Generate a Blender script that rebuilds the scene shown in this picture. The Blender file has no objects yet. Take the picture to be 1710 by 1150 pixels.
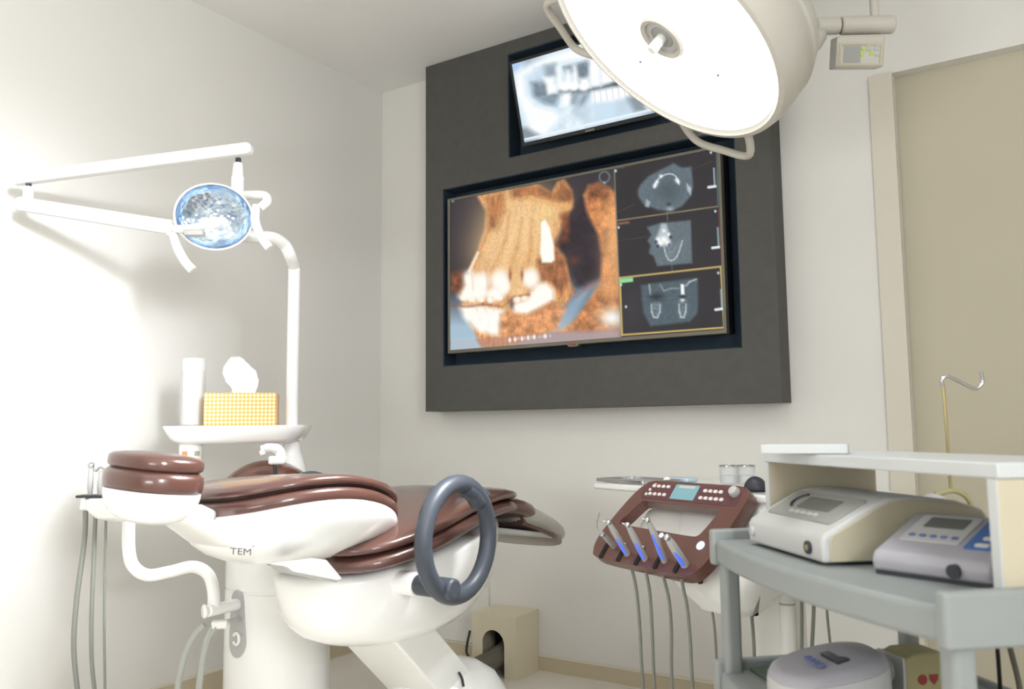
import bpy, bmesh, math, random
import numpy as np
from mathutils import Vector, Matrix
from mathutils.bvhtree import BVHTree
from math import pi, sin, cos, radians, sqrt
random.seed(7)
SC = bpy.context.scene
COL = SC.collection

# ---------------------------------------------------------------- camera model
FPX, CX, CY = 1411.1, 855.0, 575.0
YAW, PITCH, ROLL = 0.580, 0.102, -0.0101
CAM = Vector((2.681, -2.969, 0.95))
_f = Vector((-sin(YAW)*cos(PITCH), cos(YAW)*cos(PITCH), sin(PITCH)))
_r = Vector((cos(YAW), sin(YAW), 0)); _u = _r.cross(_f)
CR = _r*cos(ROLL)+_u*sin(ROLL); CU = -_r*sin(ROLL)+_u*cos(ROLL); CF = _f

def ray(x, y): return CR*((x-CX)/FPX) + CU*(-(y-CY)/FPX) + CF
def at(x, y, d): return CAM + ray(x, y)*d                      # a point at a given distance into the room
def onX(x, y, X): r = ray(x, y); return CAM + r*((X-CAM.x)/r.x)
def onY(x, y, Y): r = ray(x, y); return CAM + r*((Y-CAM.y)/r.y)
def onZ(x, y, Z): r = ray(x, y); return CAM + r*((Z-CAM.z)/r.z)

cam = bpy.data.cameras.new('camera'); camo = bpy.data.objects.new('camera', cam); COL.objects.link(camo)
camo.matrix_world = Matrix(((CR.x, CU.x, -CF.x, CAM.x), (CR.y, CU.y, -CF.y, CAM.y), (CR.z, CU.z, -CF.z, CAM.z), (0, 0, 0, 1)))
cam.sensor_width = 36.0; cam.lens = 36.0*FPX/1710.0; cam.clip_start = 0.05
cam.dof.use_dof = True; cam.dof.focus_distance = 2.7; cam.dof.aperture_fstop = 4.0
SC.camera = camo

# ---------------------------------------------------------------- materials
def lin(c): return c/12.92 if c <= 0.04045 else ((c+0.055)/1.055)**2.4
def rgb(*c): return tuple(lin(v/255.0) for v in c)+(1.0,)
MATS = {}
def mat(name, color, rough=0.5, metal=0.0, var=0.05, scale=18.0, bump=0.0, bscale=200.0, coat=0.0, trans=0.0, ior=1.45, emit=None, estr=0.0, spec=0.5, alpha=1.0):
    m = bpy.data.materials.new(name); m.use_nodes = True
    nt = m.node_tree; b = nt.nodes['Principled BSDF']
    c = rgb(*color)
    tc = nt.nodes.new('ShaderNodeTexCoord')
    nz = nt.nodes.new('ShaderNodeTexNoise'); nz.inputs['Scale'].default_value = scale; nz.inputs['Detail'].default_value = 3
    nt.links.new(tc.outputs['Object'], nz.inputs['Vector'])
    mx = nt.nodes.new('ShaderNodeMix'); mx.data_type = 'RGBA'
    mx.inputs[6].default_value = tuple(v*(1-var) for v in c[:3])+(1,); mx.inputs[7].default_value = tuple(min(1, v*(1+var)) for v in c[:3])+(1,)
    nt.links.new(nz.outputs['Fac'], mx.inputs[0]); nt.links.new(mx.outputs[2], b.inputs['Base Color'])
    b.inputs['Roughness'].default_value = rough; b.inputs['Metallic'].default_value = metal
    b.inputs['Coat Weight'].default_value = coat; b.inputs['Coat Roughness'].default_value = 0.08
    b.inputs['Transmission Weight'].default_value = trans; b.inputs['IOR'].default_value = ior
    b.inputs['Specular IOR Level'].default_value = spec; b.inputs['Alpha'].default_value = alpha
    if bump:
        n2 = nt.nodes.new('ShaderNodeTexNoise'); n2.inputs['Scale'].default_value = bscale; n2.inputs['Detail'].default_value = 4
        nt.links.new(tc.outputs['Object'], n2.inputs['Vector'])
        bp = nt.nodes.new('ShaderNodeBump'); bp.inputs['Strength'].default_value = bump; bp.inputs['Distance'].default_value = 0.002
        nt.links.new(n2.outputs['Fac'], bp.inputs['Height']); nt.links.new(bp.outputs['Normal'], b.inputs['Normal'])
    if emit:
        b.inputs['Emission Color'].default_value = rgb(*emit); b.inputs['Emission Strength'].default_value = estr
    MATS[name] = m
    return m

M_wall = mat('wallpaper', (221, 219, 214), 0.75, bump=0.25, bscale=260, var=0.02, scale=4)
M_ceil = mat('ceiling_paint', (232, 231, 228), 0.85, var=0.02, scale=3)
M_floor = mat('vinyl_floor', (228, 223, 214), 0.35, var=0.06, scale=6)
M_base = mat('baseboard_vinyl', (198, 186, 160), 0.5, var=0.03)
M_cap = mat('baseboard_cap', (222, 214, 198), 0.45, var=0.02)
M_door = mat('door_panel', (188, 181, 160), 0.55, var=0.03, scale=5)
M_frame = mat('door_frame_paint', (208, 202, 188), 0.5, var=0.02)
M_panel = mat('dark_wood_panel', (80, 79, 75), 0.6, var=0.14, scale=30, bump=0.15, bscale=120, spec=0.3)
M_niche = mat('niche_black', (44, 57, 68), 0.7, var=0.1, spec=0.2)
M_bezel = mat('monitor_bezel', (112, 108, 96), 0.35, metal=0.5, var=0.04)
M_black = mat('black_plastic', (18, 18, 22), 0.35, var=0.05)
M_white = mat('white_enamel', (240, 240, 238), 0.22, coat=0.35, var=0.015)
M_whitem = mat('white_matte', (236, 236, 232), 0.5, var=0.02)
M_lampw = mat('cream_lamp_paint', (190, 186, 176), 0.35, var=0.02)
M_leather = mat('brown_leather', (84, 55, 48), 0.30, var=0.08, scale=40, bump=0.12, bscale=380, coat=0.6)
M_seam = mat('dark_piping', (40, 24, 22), 0.5)
M_ring = mat('grey_rubber', (66, 71, 80), 0.42, var=0.05)
M_greymet = mat('satin_grey', (176, 176, 174), 0.35, var=0.04)
M_dark = mat('dark_grey_plastic', (52, 54, 62), 0.45)
M_bowl = mat('brown_glass', (96, 58, 46), 0.12, coat=0.6, var=0.1)
M_clearv = mat('smoked_vinyl', (170, 166, 156), 0.15, var=0.05, alpha=0.72, coat=0.5)
M_hose = mat('grey_hose', (168, 171, 164), 0.4, var=0.05)
M_hosed = mat('dark_grey_hose', (132, 134, 128), 0.45, var=0.05)
M_clear = mat('clear_plastic', (238, 240, 242), 0.1, var=0.01, alpha=0.28)
M_paper = mat('tissue_paper', (248, 248, 246), 0.9, var=0.01)
M_chrome = mat('chrome', (205, 206, 208), 0.18, metal=1.0, var=0.03)
M_glass = mat('clear_glass', (230, 232, 232), 0.04, var=0.01, alpha=0.28, coat=0.6)
M_brown = mat('brown_enamel', (102, 66, 58), 0.22, coat=0.5, var=0.08, scale=60)
M_purple = mat('brown_keypad', (98, 62, 66), 0.35, var=0.06)
M_keyw = mat('white_key', (232, 226, 222), 0.4)
M_blueled = mat('blue_light_guide', (90, 120, 235), 0.3, emit=(80, 110, 255), estr=0.55)
M_bluelamp = mat('blue_lamp', (190, 205, 255), 0.3, emit=(190, 210, 255), estr=1.6)
M_cart = mat('cart_plastic', (146, 151, 150), 0.5, var=0.03, bump=0.1, bscale=500)
M_riser = mat('white_laminate', (200, 203, 203), 0.4, var=0.02)
M_riserin = mat('cream_laminate', (196, 187, 164), 0.45, var=0.02)
M_devw = mat('device_ivory', (194, 194, 193), 0.42, var=0.03)
M_devside = mat('device_beige', (182, 175, 152), 0.5, var=0.03)
M_devgrey = mat('device_panel_grey', (152, 152, 148), 0.4, var=0.04)
M_devlav = mat('device_lavender_grey', (172, 170, 178), 0.45, var=0.04)
M_devblue = mat('device_blue', (82, 116, 178), 0.4, var=0.08)
M_lcdoff = mat('grey_screen', (112, 113, 108), 0.2, var=0.05)
M_lcddark = mat('dark_screen', (54, 56, 72), 0.2, var=0.05)
M_keyblue = mat('blue_key', (112, 122, 172), 0.4)
M_lcdteal = mat('teal_screen', (120, 160, 168), 0.2, emit=(110, 150, 160), estr=0.25)
M_olive = mat('olive_plastic', (168, 160, 118), 0.5, var=0.05)
M_green = mat('green_mat', (78, 92, 78), 0.6, var=0.25, scale=30)
M_red = mat('red_mark', (150, 62, 58), 0.5)
M_cond = mat('ivory_box_plastic', (216, 206, 182), 0.5, var=0.03)
M_condark = mat('conduit_dark', (28, 26, 22), 0.7)
M_flex = mat('brown_grey_conduit', (104, 98, 88), 0.6, var=0.1)
M_ledg = mat('green_led', (120, 150, 30), 0.5, emit=(170, 205, 40), estr=0.5)
M_yellowmet = mat('warm_metal_rod', (196, 180, 132), 0.3, metal=0.7, var=0.05)
M_logo = mat('grey_lettering', (92, 92, 98), 0.5)
M_orange = mat('orange_label', (222, 150, 100), 0.5)
M_tealpack = mat('blue_white_pack', (188, 212, 226), 0.35, var=0.2, scale=50)

def emission(name, col, strength):
    m = bpy.data.materials.new(name); m.use_nodes = True; nt = m.node_tree
    nt.nodes.clear(); o = nt.nodes.new('ShaderNodeOutputMaterial'); e = nt.nodes.new('ShaderNodeEmission')
    e.inputs['Color'].default_value = col; e.inputs['Strength'].default_value = strength
    nt.links.new(e.outputs[0], o.inputs['Surface']); return m
M_lampface = emission('lamp_glass_lit', (0.96, 0.985, 1.0, 1), 9.0)
M_innerlit = emission('bulb_glow', (1, 0.98, 0.95, 1), 1.6)

def screen_mat(name):
    m = bpy.data.materials.new(name); m.use_nodes = True; nt = m.node_tree
    b = nt.nodes['Principled BSDF']; b.inputs['Base Color'].default_value = (0.01, 0.01, 0.012, 1); b.inputs['Roughness'].default_value = 0.35
    b.inputs['Specular IOR Level'].default_value = 0.25
    a = nt.nodes.new('ShaderNodeAttribute'); a.attribute_name = 'Picture'
    nt.links.new(a.outputs['Color'], b.inputs['Emission Color']); b.inputs['Emission Strength'].default_value = 1.0
    return m
M_screen = screen_mat('screen_picture')

# dichroic faceted mirror of the small lamp
def mirror_mat():
    m = bpy.data.materials.new('dichroic_mirror'); m.use_nodes = True; nt = m.node_tree; b = nt.nodes['Principled BSDF']
    b.inputs['Metallic'].default_value = 0.9; b.inputs['Roughness'].default_value = 0.2
    tc = nt.nodes.new('ShaderNodeTexCoord'); v = nt.nodes.new('ShaderNodeTexVoronoi'); v.inputs['Scale'].default_value = 55
    nt.links.new(tc.outputs['Object'], v.inputs['Vector'])
    r = nt.nodes.new('ShaderNodeValToRGB'); el = r.color_ramp.elements
    el[0].position = 0.3; el[0].color = rgb(150, 176, 212); el[1].position = 0.62; el[1].color = rgb(225, 240, 250)
    e = el.new(0.42); e.color = rgb(186, 206, 230)
    nz = nt.nodes.new('ShaderNodeTexNoise'); nz.inputs['Scale'].default_value = 26; nz.inputs['Detail'].default_value = 2
    nt.links.new(tc.outputs['Object'], nz.inputs['Vector']); nt.links.new(nz.outputs['Fac'], r.inputs['Fac'])
    nt.links.new(r.outputs['Color'], b.inputs['Base Color'])
    bp = nt.nodes.new('ShaderNodeBump'); bp.inputs['Strength'].default_value = 0.45; bp.inputs['Distance'].default_value = 0.005
    nt.links.new(v.outputs['Distance'], bp.inputs['Height']); nt.links.new(bp.outputs['Normal'], b.inputs['Normal'])
    return m
M_mirror = mirror_mat()

# checked tissue box card
def checker_mat():
    m = bpy.data.materials.new('orange_check_card'); m.use_nodes = True; nt = m.node_tree; b = nt.nodes['Principled BSDF']
    tc = nt.nodes.new('ShaderNodeTexCoord'); mp = nt.nodes.new('ShaderNodeMapping'); mp.inputs['Rotation'].default_value = (0, 0, 0)
    mp.inputs['Rotation'].default_value = (0, 0, -(YAW+radians(10))); mp2 = nt.nodes.new('ShaderNodeMapping')
    mp2.inputs['Rotation'].default_value = (0, radians(45), 0); mp2.inputs['Location'].default_value = (0.0013, 0.0031, 0.0017)
    ck = nt.nodes.new('ShaderNodeTexChecker'); ck.inputs['Scale'].default_value = 125
    ck.inputs['Color1'].default_value = rgb(236, 176, 84); ck.inputs['Color2'].default_value = rgb(250, 228, 184)
    nt.links.new(tc.outputs['Object'], mp.inputs['Vector']); nt.links.new(mp.outputs['Vector'], mp2.inputs['Vector']); nt.links.new(mp2.outputs['Vector'], ck.inputs['Vector'])
    nt.links.new(ck.outputs['Color'], b.inputs['Base Color']); b.inputs['Roughness'].default_value = 0.5
    return m
M_check = checker_mat()

# ---------------------------------------------------------------- mesh building
def spline(pts, k=6):
    P = [Vector(p) for p in pts]
    if len(P) < 3: return P
    out = []
    for i in range(len(P)-1):
        p0 = P[i-1] if i > 0 else P[0]*2-P[1]; p1 = P[i]; p2 = P[i+1]; p3 = P[i+2] if i+2 < len(P) else P[-1]*2-P[-2]
        for j in range(k):
            t = j/k
            out.append(0.5*((2*p1)+(p2-p0)*t+(2*p0-5*p1+4*p2-p3)*t*t+(3*p1-p0-3*p2+p3)*t*t*t))
    out.append(P[-1]); return out

def frame_of(n, up=Vector((0, 0, 1))):
    n = Vector(n).normalized()
    if abs(n.dot(up)) > 0.98: up = Vector((0, 1, 0))
    a = up.cross(n).normalized(); b = n.cross(a)
    return Matrix(((a.x, b.x, n.x), (a.y, b.y, n.y), (a.z, b.z, n.z))).to_4x4()

class G:
    def __init__(s, M=None): s.v = []; s.f = []; s.M = M or Matrix()
    def add(s, vs, fs, m=None):
        k = len(s.v); T = s.M if m is None else s.M @ m
        s.v += [T @ Vector(p) for p in vs]; s.f += [tuple(i+k for i in f) for f in fs]
        return s
    def box(s, c, size, m=None):
        x, y, z = c; a, b, d = [q/2 for q in size]
        vs = [(x+i*a, y+j*b, z+k*d) for i in (-1, 1) for j in (-1, 1) for k in (-1, 1)]
        return s.add(vs, [(0, 1, 3, 2), (4, 6, 7, 5), (0, 4, 5, 1), (2, 3, 7, 6), (0, 2, 6, 4), (1, 5, 7, 3)], m)
    def span(s, lo, hi, m=None):
        return s.box([(a+b)/2 for a, b in zip(lo, hi)], [b-a for a, b in zip(lo, hi)], m)
    def tube(s, pts, r, n=14, closed=False, m=None, flat=1.0, cap=True):
        P = [Vector(p) for p in pts]; N = len(P)
        R = r if hasattr(r, '__len__') else [r]*N
        vs = []; prev = None
        for i in range(N):
            if closed: t = (P[(i+1) % N]-P[i-1]).normalized()
            else: t = (P[min(i+1, N-1)]-P[max(i-1, 0)]).normalized()
            if prev is None:
                a = t.orthogonal().normalized()
            else:
                a = (prev-t*prev.dot(t)).normalized()
            prev = a; b = t.cross(a)
            for k in range(n):
                th = 2*pi*k/n; vs.append(P[i]+a*(R[i]*cos(th))+b*(R[i]*flat*sin(th)))
        fs = []
        L = N if closed else N-1
        for i in range(L):
            j = (i+1) % N
            for k in range(n):
                fs.append((i*n+k, i*n+(k+1) % n, j*n+(k+1) % n, j*n+k))
        if not closed and cap:
            fs.append(tuple(range(n-1, -1, -1))); fs.append(tuple((N-1)*n+k for k in range(n)))
        return s.add(vs, fs, m)
    def cyl(s, p, q, r, r2=None, n=24, m=None): return s.tube([p, q], [r, r if r2 is None else r2], n, m=m)
    def rings(s, rings, m=None, cap0=True, cap1=True):
        n = len(rings[0]); vs = [p for R in rings for p in R]; fs = []
        for i in range(len(rings)-1):
            for k in range(n): fs.append((i*n+k, i*n+(k+1) % n, (i+1)*n+(k+1) % n, (i+1)*n+k))
        if cap0: fs.append(tuple(range(n-1, -1, -1)))
        if cap1: fs.append(tuple((len(rings)-1)*n+k for k in range(n)))
        return s.add(vs, fs, m)
    def lathe(s, prof, m=None, n=40, close=False):
        R = []
        for r, z in prof:
            r = max(r, 1e-4); R.append([(r*cos(2*pi*k/n), r*sin(2*pi*k/n), z) for k in range(n)])
        return s.rings(R, m, cap0=not close, cap1=not close)
    def prism(s, out, z0, z1, m=None):
        n = len(out)
        vs = [(x, y, z0) for x, y in out]+[(x, y, z1) for x, y in out]
        fs = [tuple(range(n-1, -1, -1)), tuple(range(n, 2*n))]+[(i, (i+1) % n, n+(i+1) % n, n+i) for i in range(n)]
        return s.add(vs, fs, m)
    def ring_prism(s, outer, inner, z0, z1, m=None):
        n = len(outer)
        vs = [(x, y, z0) for x, y in outer]+[(x, y, z0) for x, y in inner]+[(x, y, z1) for x, y in outer]+[(x, y, z1) for x, y in inner]
        fs = []
        for i in range(n):
            j = (i+1) % n
            fs += [(i, n+i, n+j, j), (2*n+i, 2*n+j, 3*n+j, 3*n+i), (i, j, 2*n+j, 2*n+i), (n+i, 3*n+i, 3*n+j, n+j)]
        return s.add(vs, fs, m)
    def sphere(s, c, r, m=None, n=24, k=14, lo=-90, hi=90):
        r = r if hasattr(r, '__len__') else (r, r, r)
        R = []
        for i in range(k+1):
            a = radians(lo+(hi-lo)*i/k); q = max(cos(a), 1e-3)
            R.append([(c[0]+r[0]*q*cos(2*pi*j/n), c[1]+r[1]*q*sin(2*pi*j/n), c[2]+r[2]*sin(a)) for j in range(n)])
        return s.rings(R, m)
    def build(s, name, material, parent=None, bevel=0.0, seg=2, sub=0, smooth=True, ang=38, origin=None):
        me = bpy.data.meshes.new(name)
        if parent is not None: O = root_loc(parent)
        elif origin is not None: O = Vector(origin)
        else:
            lo = [min(p[i] for p in s.v) for i in range(3)]; hi = [max(p[i] for p in s.v) for i in range(3)]
            O = Vector(((lo[0]+hi[0])/2, (lo[1]+hi[1])/2, lo[2]))
        me.from_pydata([p-O for p in s.v], [], s.f)
        bm = bmesh.new(); bm.from_mesh(me); bmesh.ops.remove_doubles(bm, verts=bm.verts, dist=1e-5)
        bmesh.ops.recalc_face_normals(bm, faces=bm.faces); bm.to_mesh(me); bm.free()
        if smooth:
            for p in me.polygons: p.use_smooth = True
            me.set_sharp_from_angle(angle=radians(ang))
        me.materials.append(material)
        o = bpy.data.objects.new(name, me); COL.objects.link(o)
        if parent is not None: o.parent = parent
        else: o.location = O
        if bevel:
            b = o.modifiers.new('bevel', 'BEVEL'); b.width = bevel; b.segments = seg; b.limit_method = 'ANGLE'; b.angle_limit = radians(35); b.harden_normals = False
        if sub:
            q = o.modifiers.new('subd', 'SUBSURF'); q.levels = sub; q.render_levels = sub
        return o

def root_loc(o):
    while o.parent is not None: o = o.parent
    return Vector(o.location)
def tag(o, label=None, cat=None, group=None, kind=None):
    if label: o['label'] = label
    if cat: o['category'] = cat
    if group: o['group'] = group
    if kind: o['kind'] = kind
    return o
def thing(name, label, cat, loc, group=None):
    o = bpy.data.objects.new(name, None); COL.objects.link(o); o.location = loc; o.empty_display_size = 0.05
    return tag(o, label, cat, group)
def struct(g, name, m, label, parent=None, bevel=0.0):
    o = g.build(name, m, parent, bevel=bevel, smooth=False)
    if parent is None: tag(o, label, name.split('_')[0], kind='structure')
    return o
def sellipse(a, b, n=2.0, N=40, cx=0, cy=0):
    out = []
    for k in range(N):
        t = 2*pi*k/N; c, q = cos(t), sin(t)
        out.append((cx+a*math.copysign(abs(c)**(2/n), c), cy+b*math.copysign(abs(q)**(2/n), q)))
    return out
def rrect(w, h, r, cx=0, cy=0, k=6):
    out = []
    for sx, sy, a0 in ((1, 1, 0), (-1, 1, 90), (-1, -1, 180), (1, -1, 270)):
        for i in range(k+1):
            a = radians(a0+90*i/k); out.append((cx+sx*(w/2-r)+r*cos(a), cy+sy*(h/2-r)+r*sin(a)))
    return out
def placed(loc, rz=0.0): return Matrix.Translation(Vector(loc)) @ Matrix.Rotation(radians(rz), 4, 'Z')

# ---------------------------------------------------------------- room shell
HC = 2.585
XR, YF = 4.3, -5.0
struct(G().span((-0.1, YF-0.1, -0.1), (XR+0.1, 0.15, 0)), 'floor', M_floor, 'beige vinyl floor of the treatment room')
struct(G().span((-0.1, YF-0.1, HC), (XR+0.1, 0.15, HC+0.1)), 'ceiling', M_ceil, 'plain white ceiling of the treatment room')
struct(G().span((-0.1, YF-0.1, 0), (0, 0.15, HC)), 'wall_left', M_wall, 'cream left wall washed by bright light')
DX0, DX1, DZ = 2.262, 3.15, 2.125
g = G().span((0, 0, 0), (DX0, 0.15, HC)).span((DX1, 0, 0), (XR, 0.15, HC)).span((DX0, 0, DZ), (DX1, 0.15, HC))
struct(g, 'wall_back', M_wall, 'cream back wall behind the screens')
# unseen right wall; its window opening is added to admit the fill light
WY0, WY1, WZ0, WZ1 = -4.05, -3.05, 1.15, 2.15
g = G().span((XR, YF-0.1, 0), (XR+0.1, WY0, HC)).span((XR, WY1, 0), (XR+0.1, 0.15, HC)).span((XR, WY0, 0), (XR+0.1, WY1, WZ0)).span((XR, WY0, WZ1), (XR+0.1, WY1, HC))
struct(g, 'wall_right', M_wall, 'cream right wall out of view with an added window opening')
struct(G().span((0, YF-0.1, 0), (XR, YF, HC)), 'wall_front', M_wall, 'cream wall behind the viewer')
d = struct(G().span((DX0, 0.05, 0), (DX1, 0.09, DZ)), 'door_1', M_door, 'plain beige door recessed in the back wall')
g = G().span((2.19, -0.012, 0), (DX0, 0.0, DZ+0.0))
struct(g, 'trim_1', M_frame, 'beige door casing strip beside the recessed door')
for nm, lo, hi, capdir in (('baseboard_back', (0.012, -0.012, 0), (2.19, 0, 0.058), 0), ('baseboard_left', (0, YF, 0), (0.012, 0, 0.085), 1)):
    o = struct(G().span(lo, hi), nm, M_base, 'tan vinyl baseboard along the '+nm.split('_')[1]+' wall')
    struct(G().span((lo[0], lo[1]-(0.002 if capdir == 0 else 0), hi[2]), (hi[0]+(0.002 if capdir else 0), hi[1], hi[2]+0.006)), 'cap_strip', M_cap, '', parent=o)
    if capdir == 0: struct(G().span((lo[0], lo[1]-0.006, 0), (hi[0], lo[1], 0.004)), 'foot_strip', M_cap, '', parent=o)
# shallow chase cover low on the back wall beside the box
o = G().span((0.30, -0.0115, 0.0645), (0.612, 0, 0.66)).build('access_cover', M_wall, None, bevel=0.002)
tag(o, 'cream access cover low on the back wall behind the dental chair', 'panel')

# ---------------------------------------------------------------- dark media panel with two niches
PY = -0.115
px0, px1, pz0, pz1 = 0.362, 1.885, 1.037, HC-0.002
N1 = (0.458, 1.758, 1.227, 2.003); N2 = (0.804, 1.62, 2.078, 2.527)
def panel_front():
    g = G()
    xs = sorted({px0, px1, N1[0], N1[1], N2[0], N2[1]}); zs = sorted({pz0, pz1, N1[2], N1[3], N2[2], N2[3]})
    for i in range(len(xs)-1):
        for j in range(len(zs)-1):
            cx, cz = (xs[i]+xs[i+1])/2, (zs[j]+zs[j+1])/2
            if any(n[0] < cx < n[1] and n[2] < cz < n[3] for n in (N1, N2)): continue
            g.span((xs[i], PY, zs[j]), (xs[i+1], -0.0002, zs[j+1]))
    return g
mp = thing('media_panel', 'dark brown wood wall panel framing two screens in black niches', 'wall panel', ((px0+px1)/2, 0, pz0))
gp = panel_front()
op = gp.build('panel_board', M_panel, mp, smooth=False)
for n in (N1, N2):
    g = G().span((n[0], -0.03, n[2]), (n[1], -0.004, n[3]))
    t = 0.004
    g.span((n[0], PY+0.003, n[2]), (n[0]+t, -0.03, n[3])).span((n[1]-t, PY+0.003, n[2]), (n[1], -0.03, n[3]))
    g.span((n[0], PY+0.003, n[2]), (n[1], -0.03, n[2]+t)).span((n[0], PY+0.003, n[3]-t), (n[1], -0.03, n[3]))
    g.build('niche_lining', M_niche, mp, smooth=False)

# ---------------------------------------------------------------- screens: a picture computed as colours on a fine grid
def seg_dist(px, py, poly):
    d = np.full(px.shape, 1e9); inside = np.zeros(px.shape, bool); n = len(poly)
    for i in range(n):
        x0, y0 = poly[i]; x1, y1 = poly[(i+1) % n]
        ex, ey = x1-x0, y1-y0; L = ex*ex+ey*ey+1e-12
        t = np.clip(((px-x0)*ex+(py-y0)*ey)/L, 0, 1)
        d = np.minimum(d, np.hypot(px-x0-t*ex, py-y0-t*ey))
        c = ((y0 > py) != (y1 > py)) & (px < (x1-x0)*(py-y0)/((y1-y0) if y1 != y0 else 1e-9)+x0)
        inside ^= c
    return np.where(inside, -d, d)
class Paint:
    def __init__(s, X, Y): s.X, s.Y = X, Y; s.C = np.zeros(X.shape+(3,)); s.rng = np.random.default_rng(3)
    def fill(s, c): s.C[:] = c
    def mixin(s, a, c): s.C = s.C*(1-a[..., None])+np.array(c, float)*a[..., None]
    def poly(s, P, c, soft=2.0, op=1.0, tex=0.0, fx=0.06, fy=0.06, seed=0):
        d = seg_dist(s.X, s.Y, P); a = np.clip(0.5-d/(2*soft), 0, 1)*op
        col = np.array(c, float)*np.ones(s.X.shape+(1,))
        if tex: col = col*(1+tex*s.noise(fx, fy, seed)[..., None])
        s.C = s.C*(1-a[..., None])+np.clip(col, 0, 255)*a[..., None]
    def blob(s, x, y, rx, ry, c, op=1.0, pw=1.0, rot=0.0):
        dx, dy = s.X-x, s.Y-y; cr, sr = cos(rot), sin(rot)
        q = ((dx*cr+dy*sr)/rx)**2+((-dx*sr+dy*cr)/ry)**2; s.mixin(np.exp(-q**pw)*op, c)
    def line(s, P, w, c, op=1.0, soft=1.2):
        for i in range(len(P)-1):
            x0, y0 = P[i]; x1, y1 = P[i+1]; ex, ey = x1-x0, y1-y0; L = ex*ex+ey*ey+1e-12
            t = np.clip(((s.X-x0)*ex+(s.Y-y0)*ey)/L, 0, 1); d = np.hypot(s.X-x0-t*ex, s.Y-y0-t*ey)
            s.mixin(np.clip(0.5-(d-w/2)/soft, 0, 1)*op, c)
    def ringl(s, x, y, rx, ry, w, c, a0=0, a1=360, op=1.0):
        s.line([(x+rx*cos(radians(a0+(a1-a0)*i/16)), y+ry*sin(radians(a0+(a1-a0)*i/16))) for i in range(17)], w, c, op)
    def noise(s, fx, fy, seed):
        o = np.zeros(s.X.shape); amp = 1.0
        for k in range(3):
            r = np.random.default_rng(seed+11+37*k); T = r.uniform(-1, 1, (256, 256))
            u, v = s.X*fx*1.6*2**k, s.Y*fy*1.6*2**k
            i, j = np.floor(u).astype(int), np.floor(v).astype(int); a, b = u-i, v-j
            a, b = a*a*(3-2*a), b*b*(3-2*b)
            f = lambda p, q: T[p % 256, q % 256]
            o += amp*(f(i, j)*(1-a)*(1-b)+f(i+1, j)*a*(1-b)+f(i, j+1)*(1-a)*b+f(i+1, j+1)*a*b); amp *= 0.55
        return o

def project(Pw):
    q = Pw-np.array(CAM); c = np.stack([q@np.array(CR), q@np.array(CU), q@np.array(CF)], -1)
    return CX+FPX*c[..., 0]/c[..., 2], CY-FPX*c[..., 1]/c[..., 2]
def make_screen(corner, du, dv, nu, nv, painter, parent, name='screen'):
    u = np.linspace(0, 1, nu); v = np.linspace(0, 1, nv); U, V = np.meshgrid(u, v)
    Pw = np.array(corner)+U[..., None]*np.array(du)+V[..., None]*np.array(dv)
    X, Y = project(Pw); p = Paint(X, Y); painter(p, U, V)
    O = np.array(root_loc(parent)); vs = (Pw-O).reshape(-1, 3)
    idx = np.arange(nu*nv).reshape(nv, nu)
    fs = np.stack([idx[:-1, :-1], idx[1:, :-1], idx[1:, 1:], idx[:-1, 1:]], -1).reshape(-1, 4)
    me = bpy.data.meshes.new(name); me.from_pydata(vs.tolist(), [], fs.tolist())
    at_ = me.color_attributes.new('Picture', 'FLOAT_COLOR', 'POINT')
    c = np.clip(p.C/255.0, 0, 1.0); c = np.where(c <= 0.04045, c/12.92, ((c+0.055)/1.055)**2.4).reshape(-1, 3)
    rgba = np.ones((len(c), 4), np.float32); rgba[:, :3] = c; at_.data.foreach_set('color', rgba.ravel())
    me.materials.append(M_screen); o = bpy.data.objects.new(name, me); COL.objects.link(o); o.parent = parent
    return o

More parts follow.
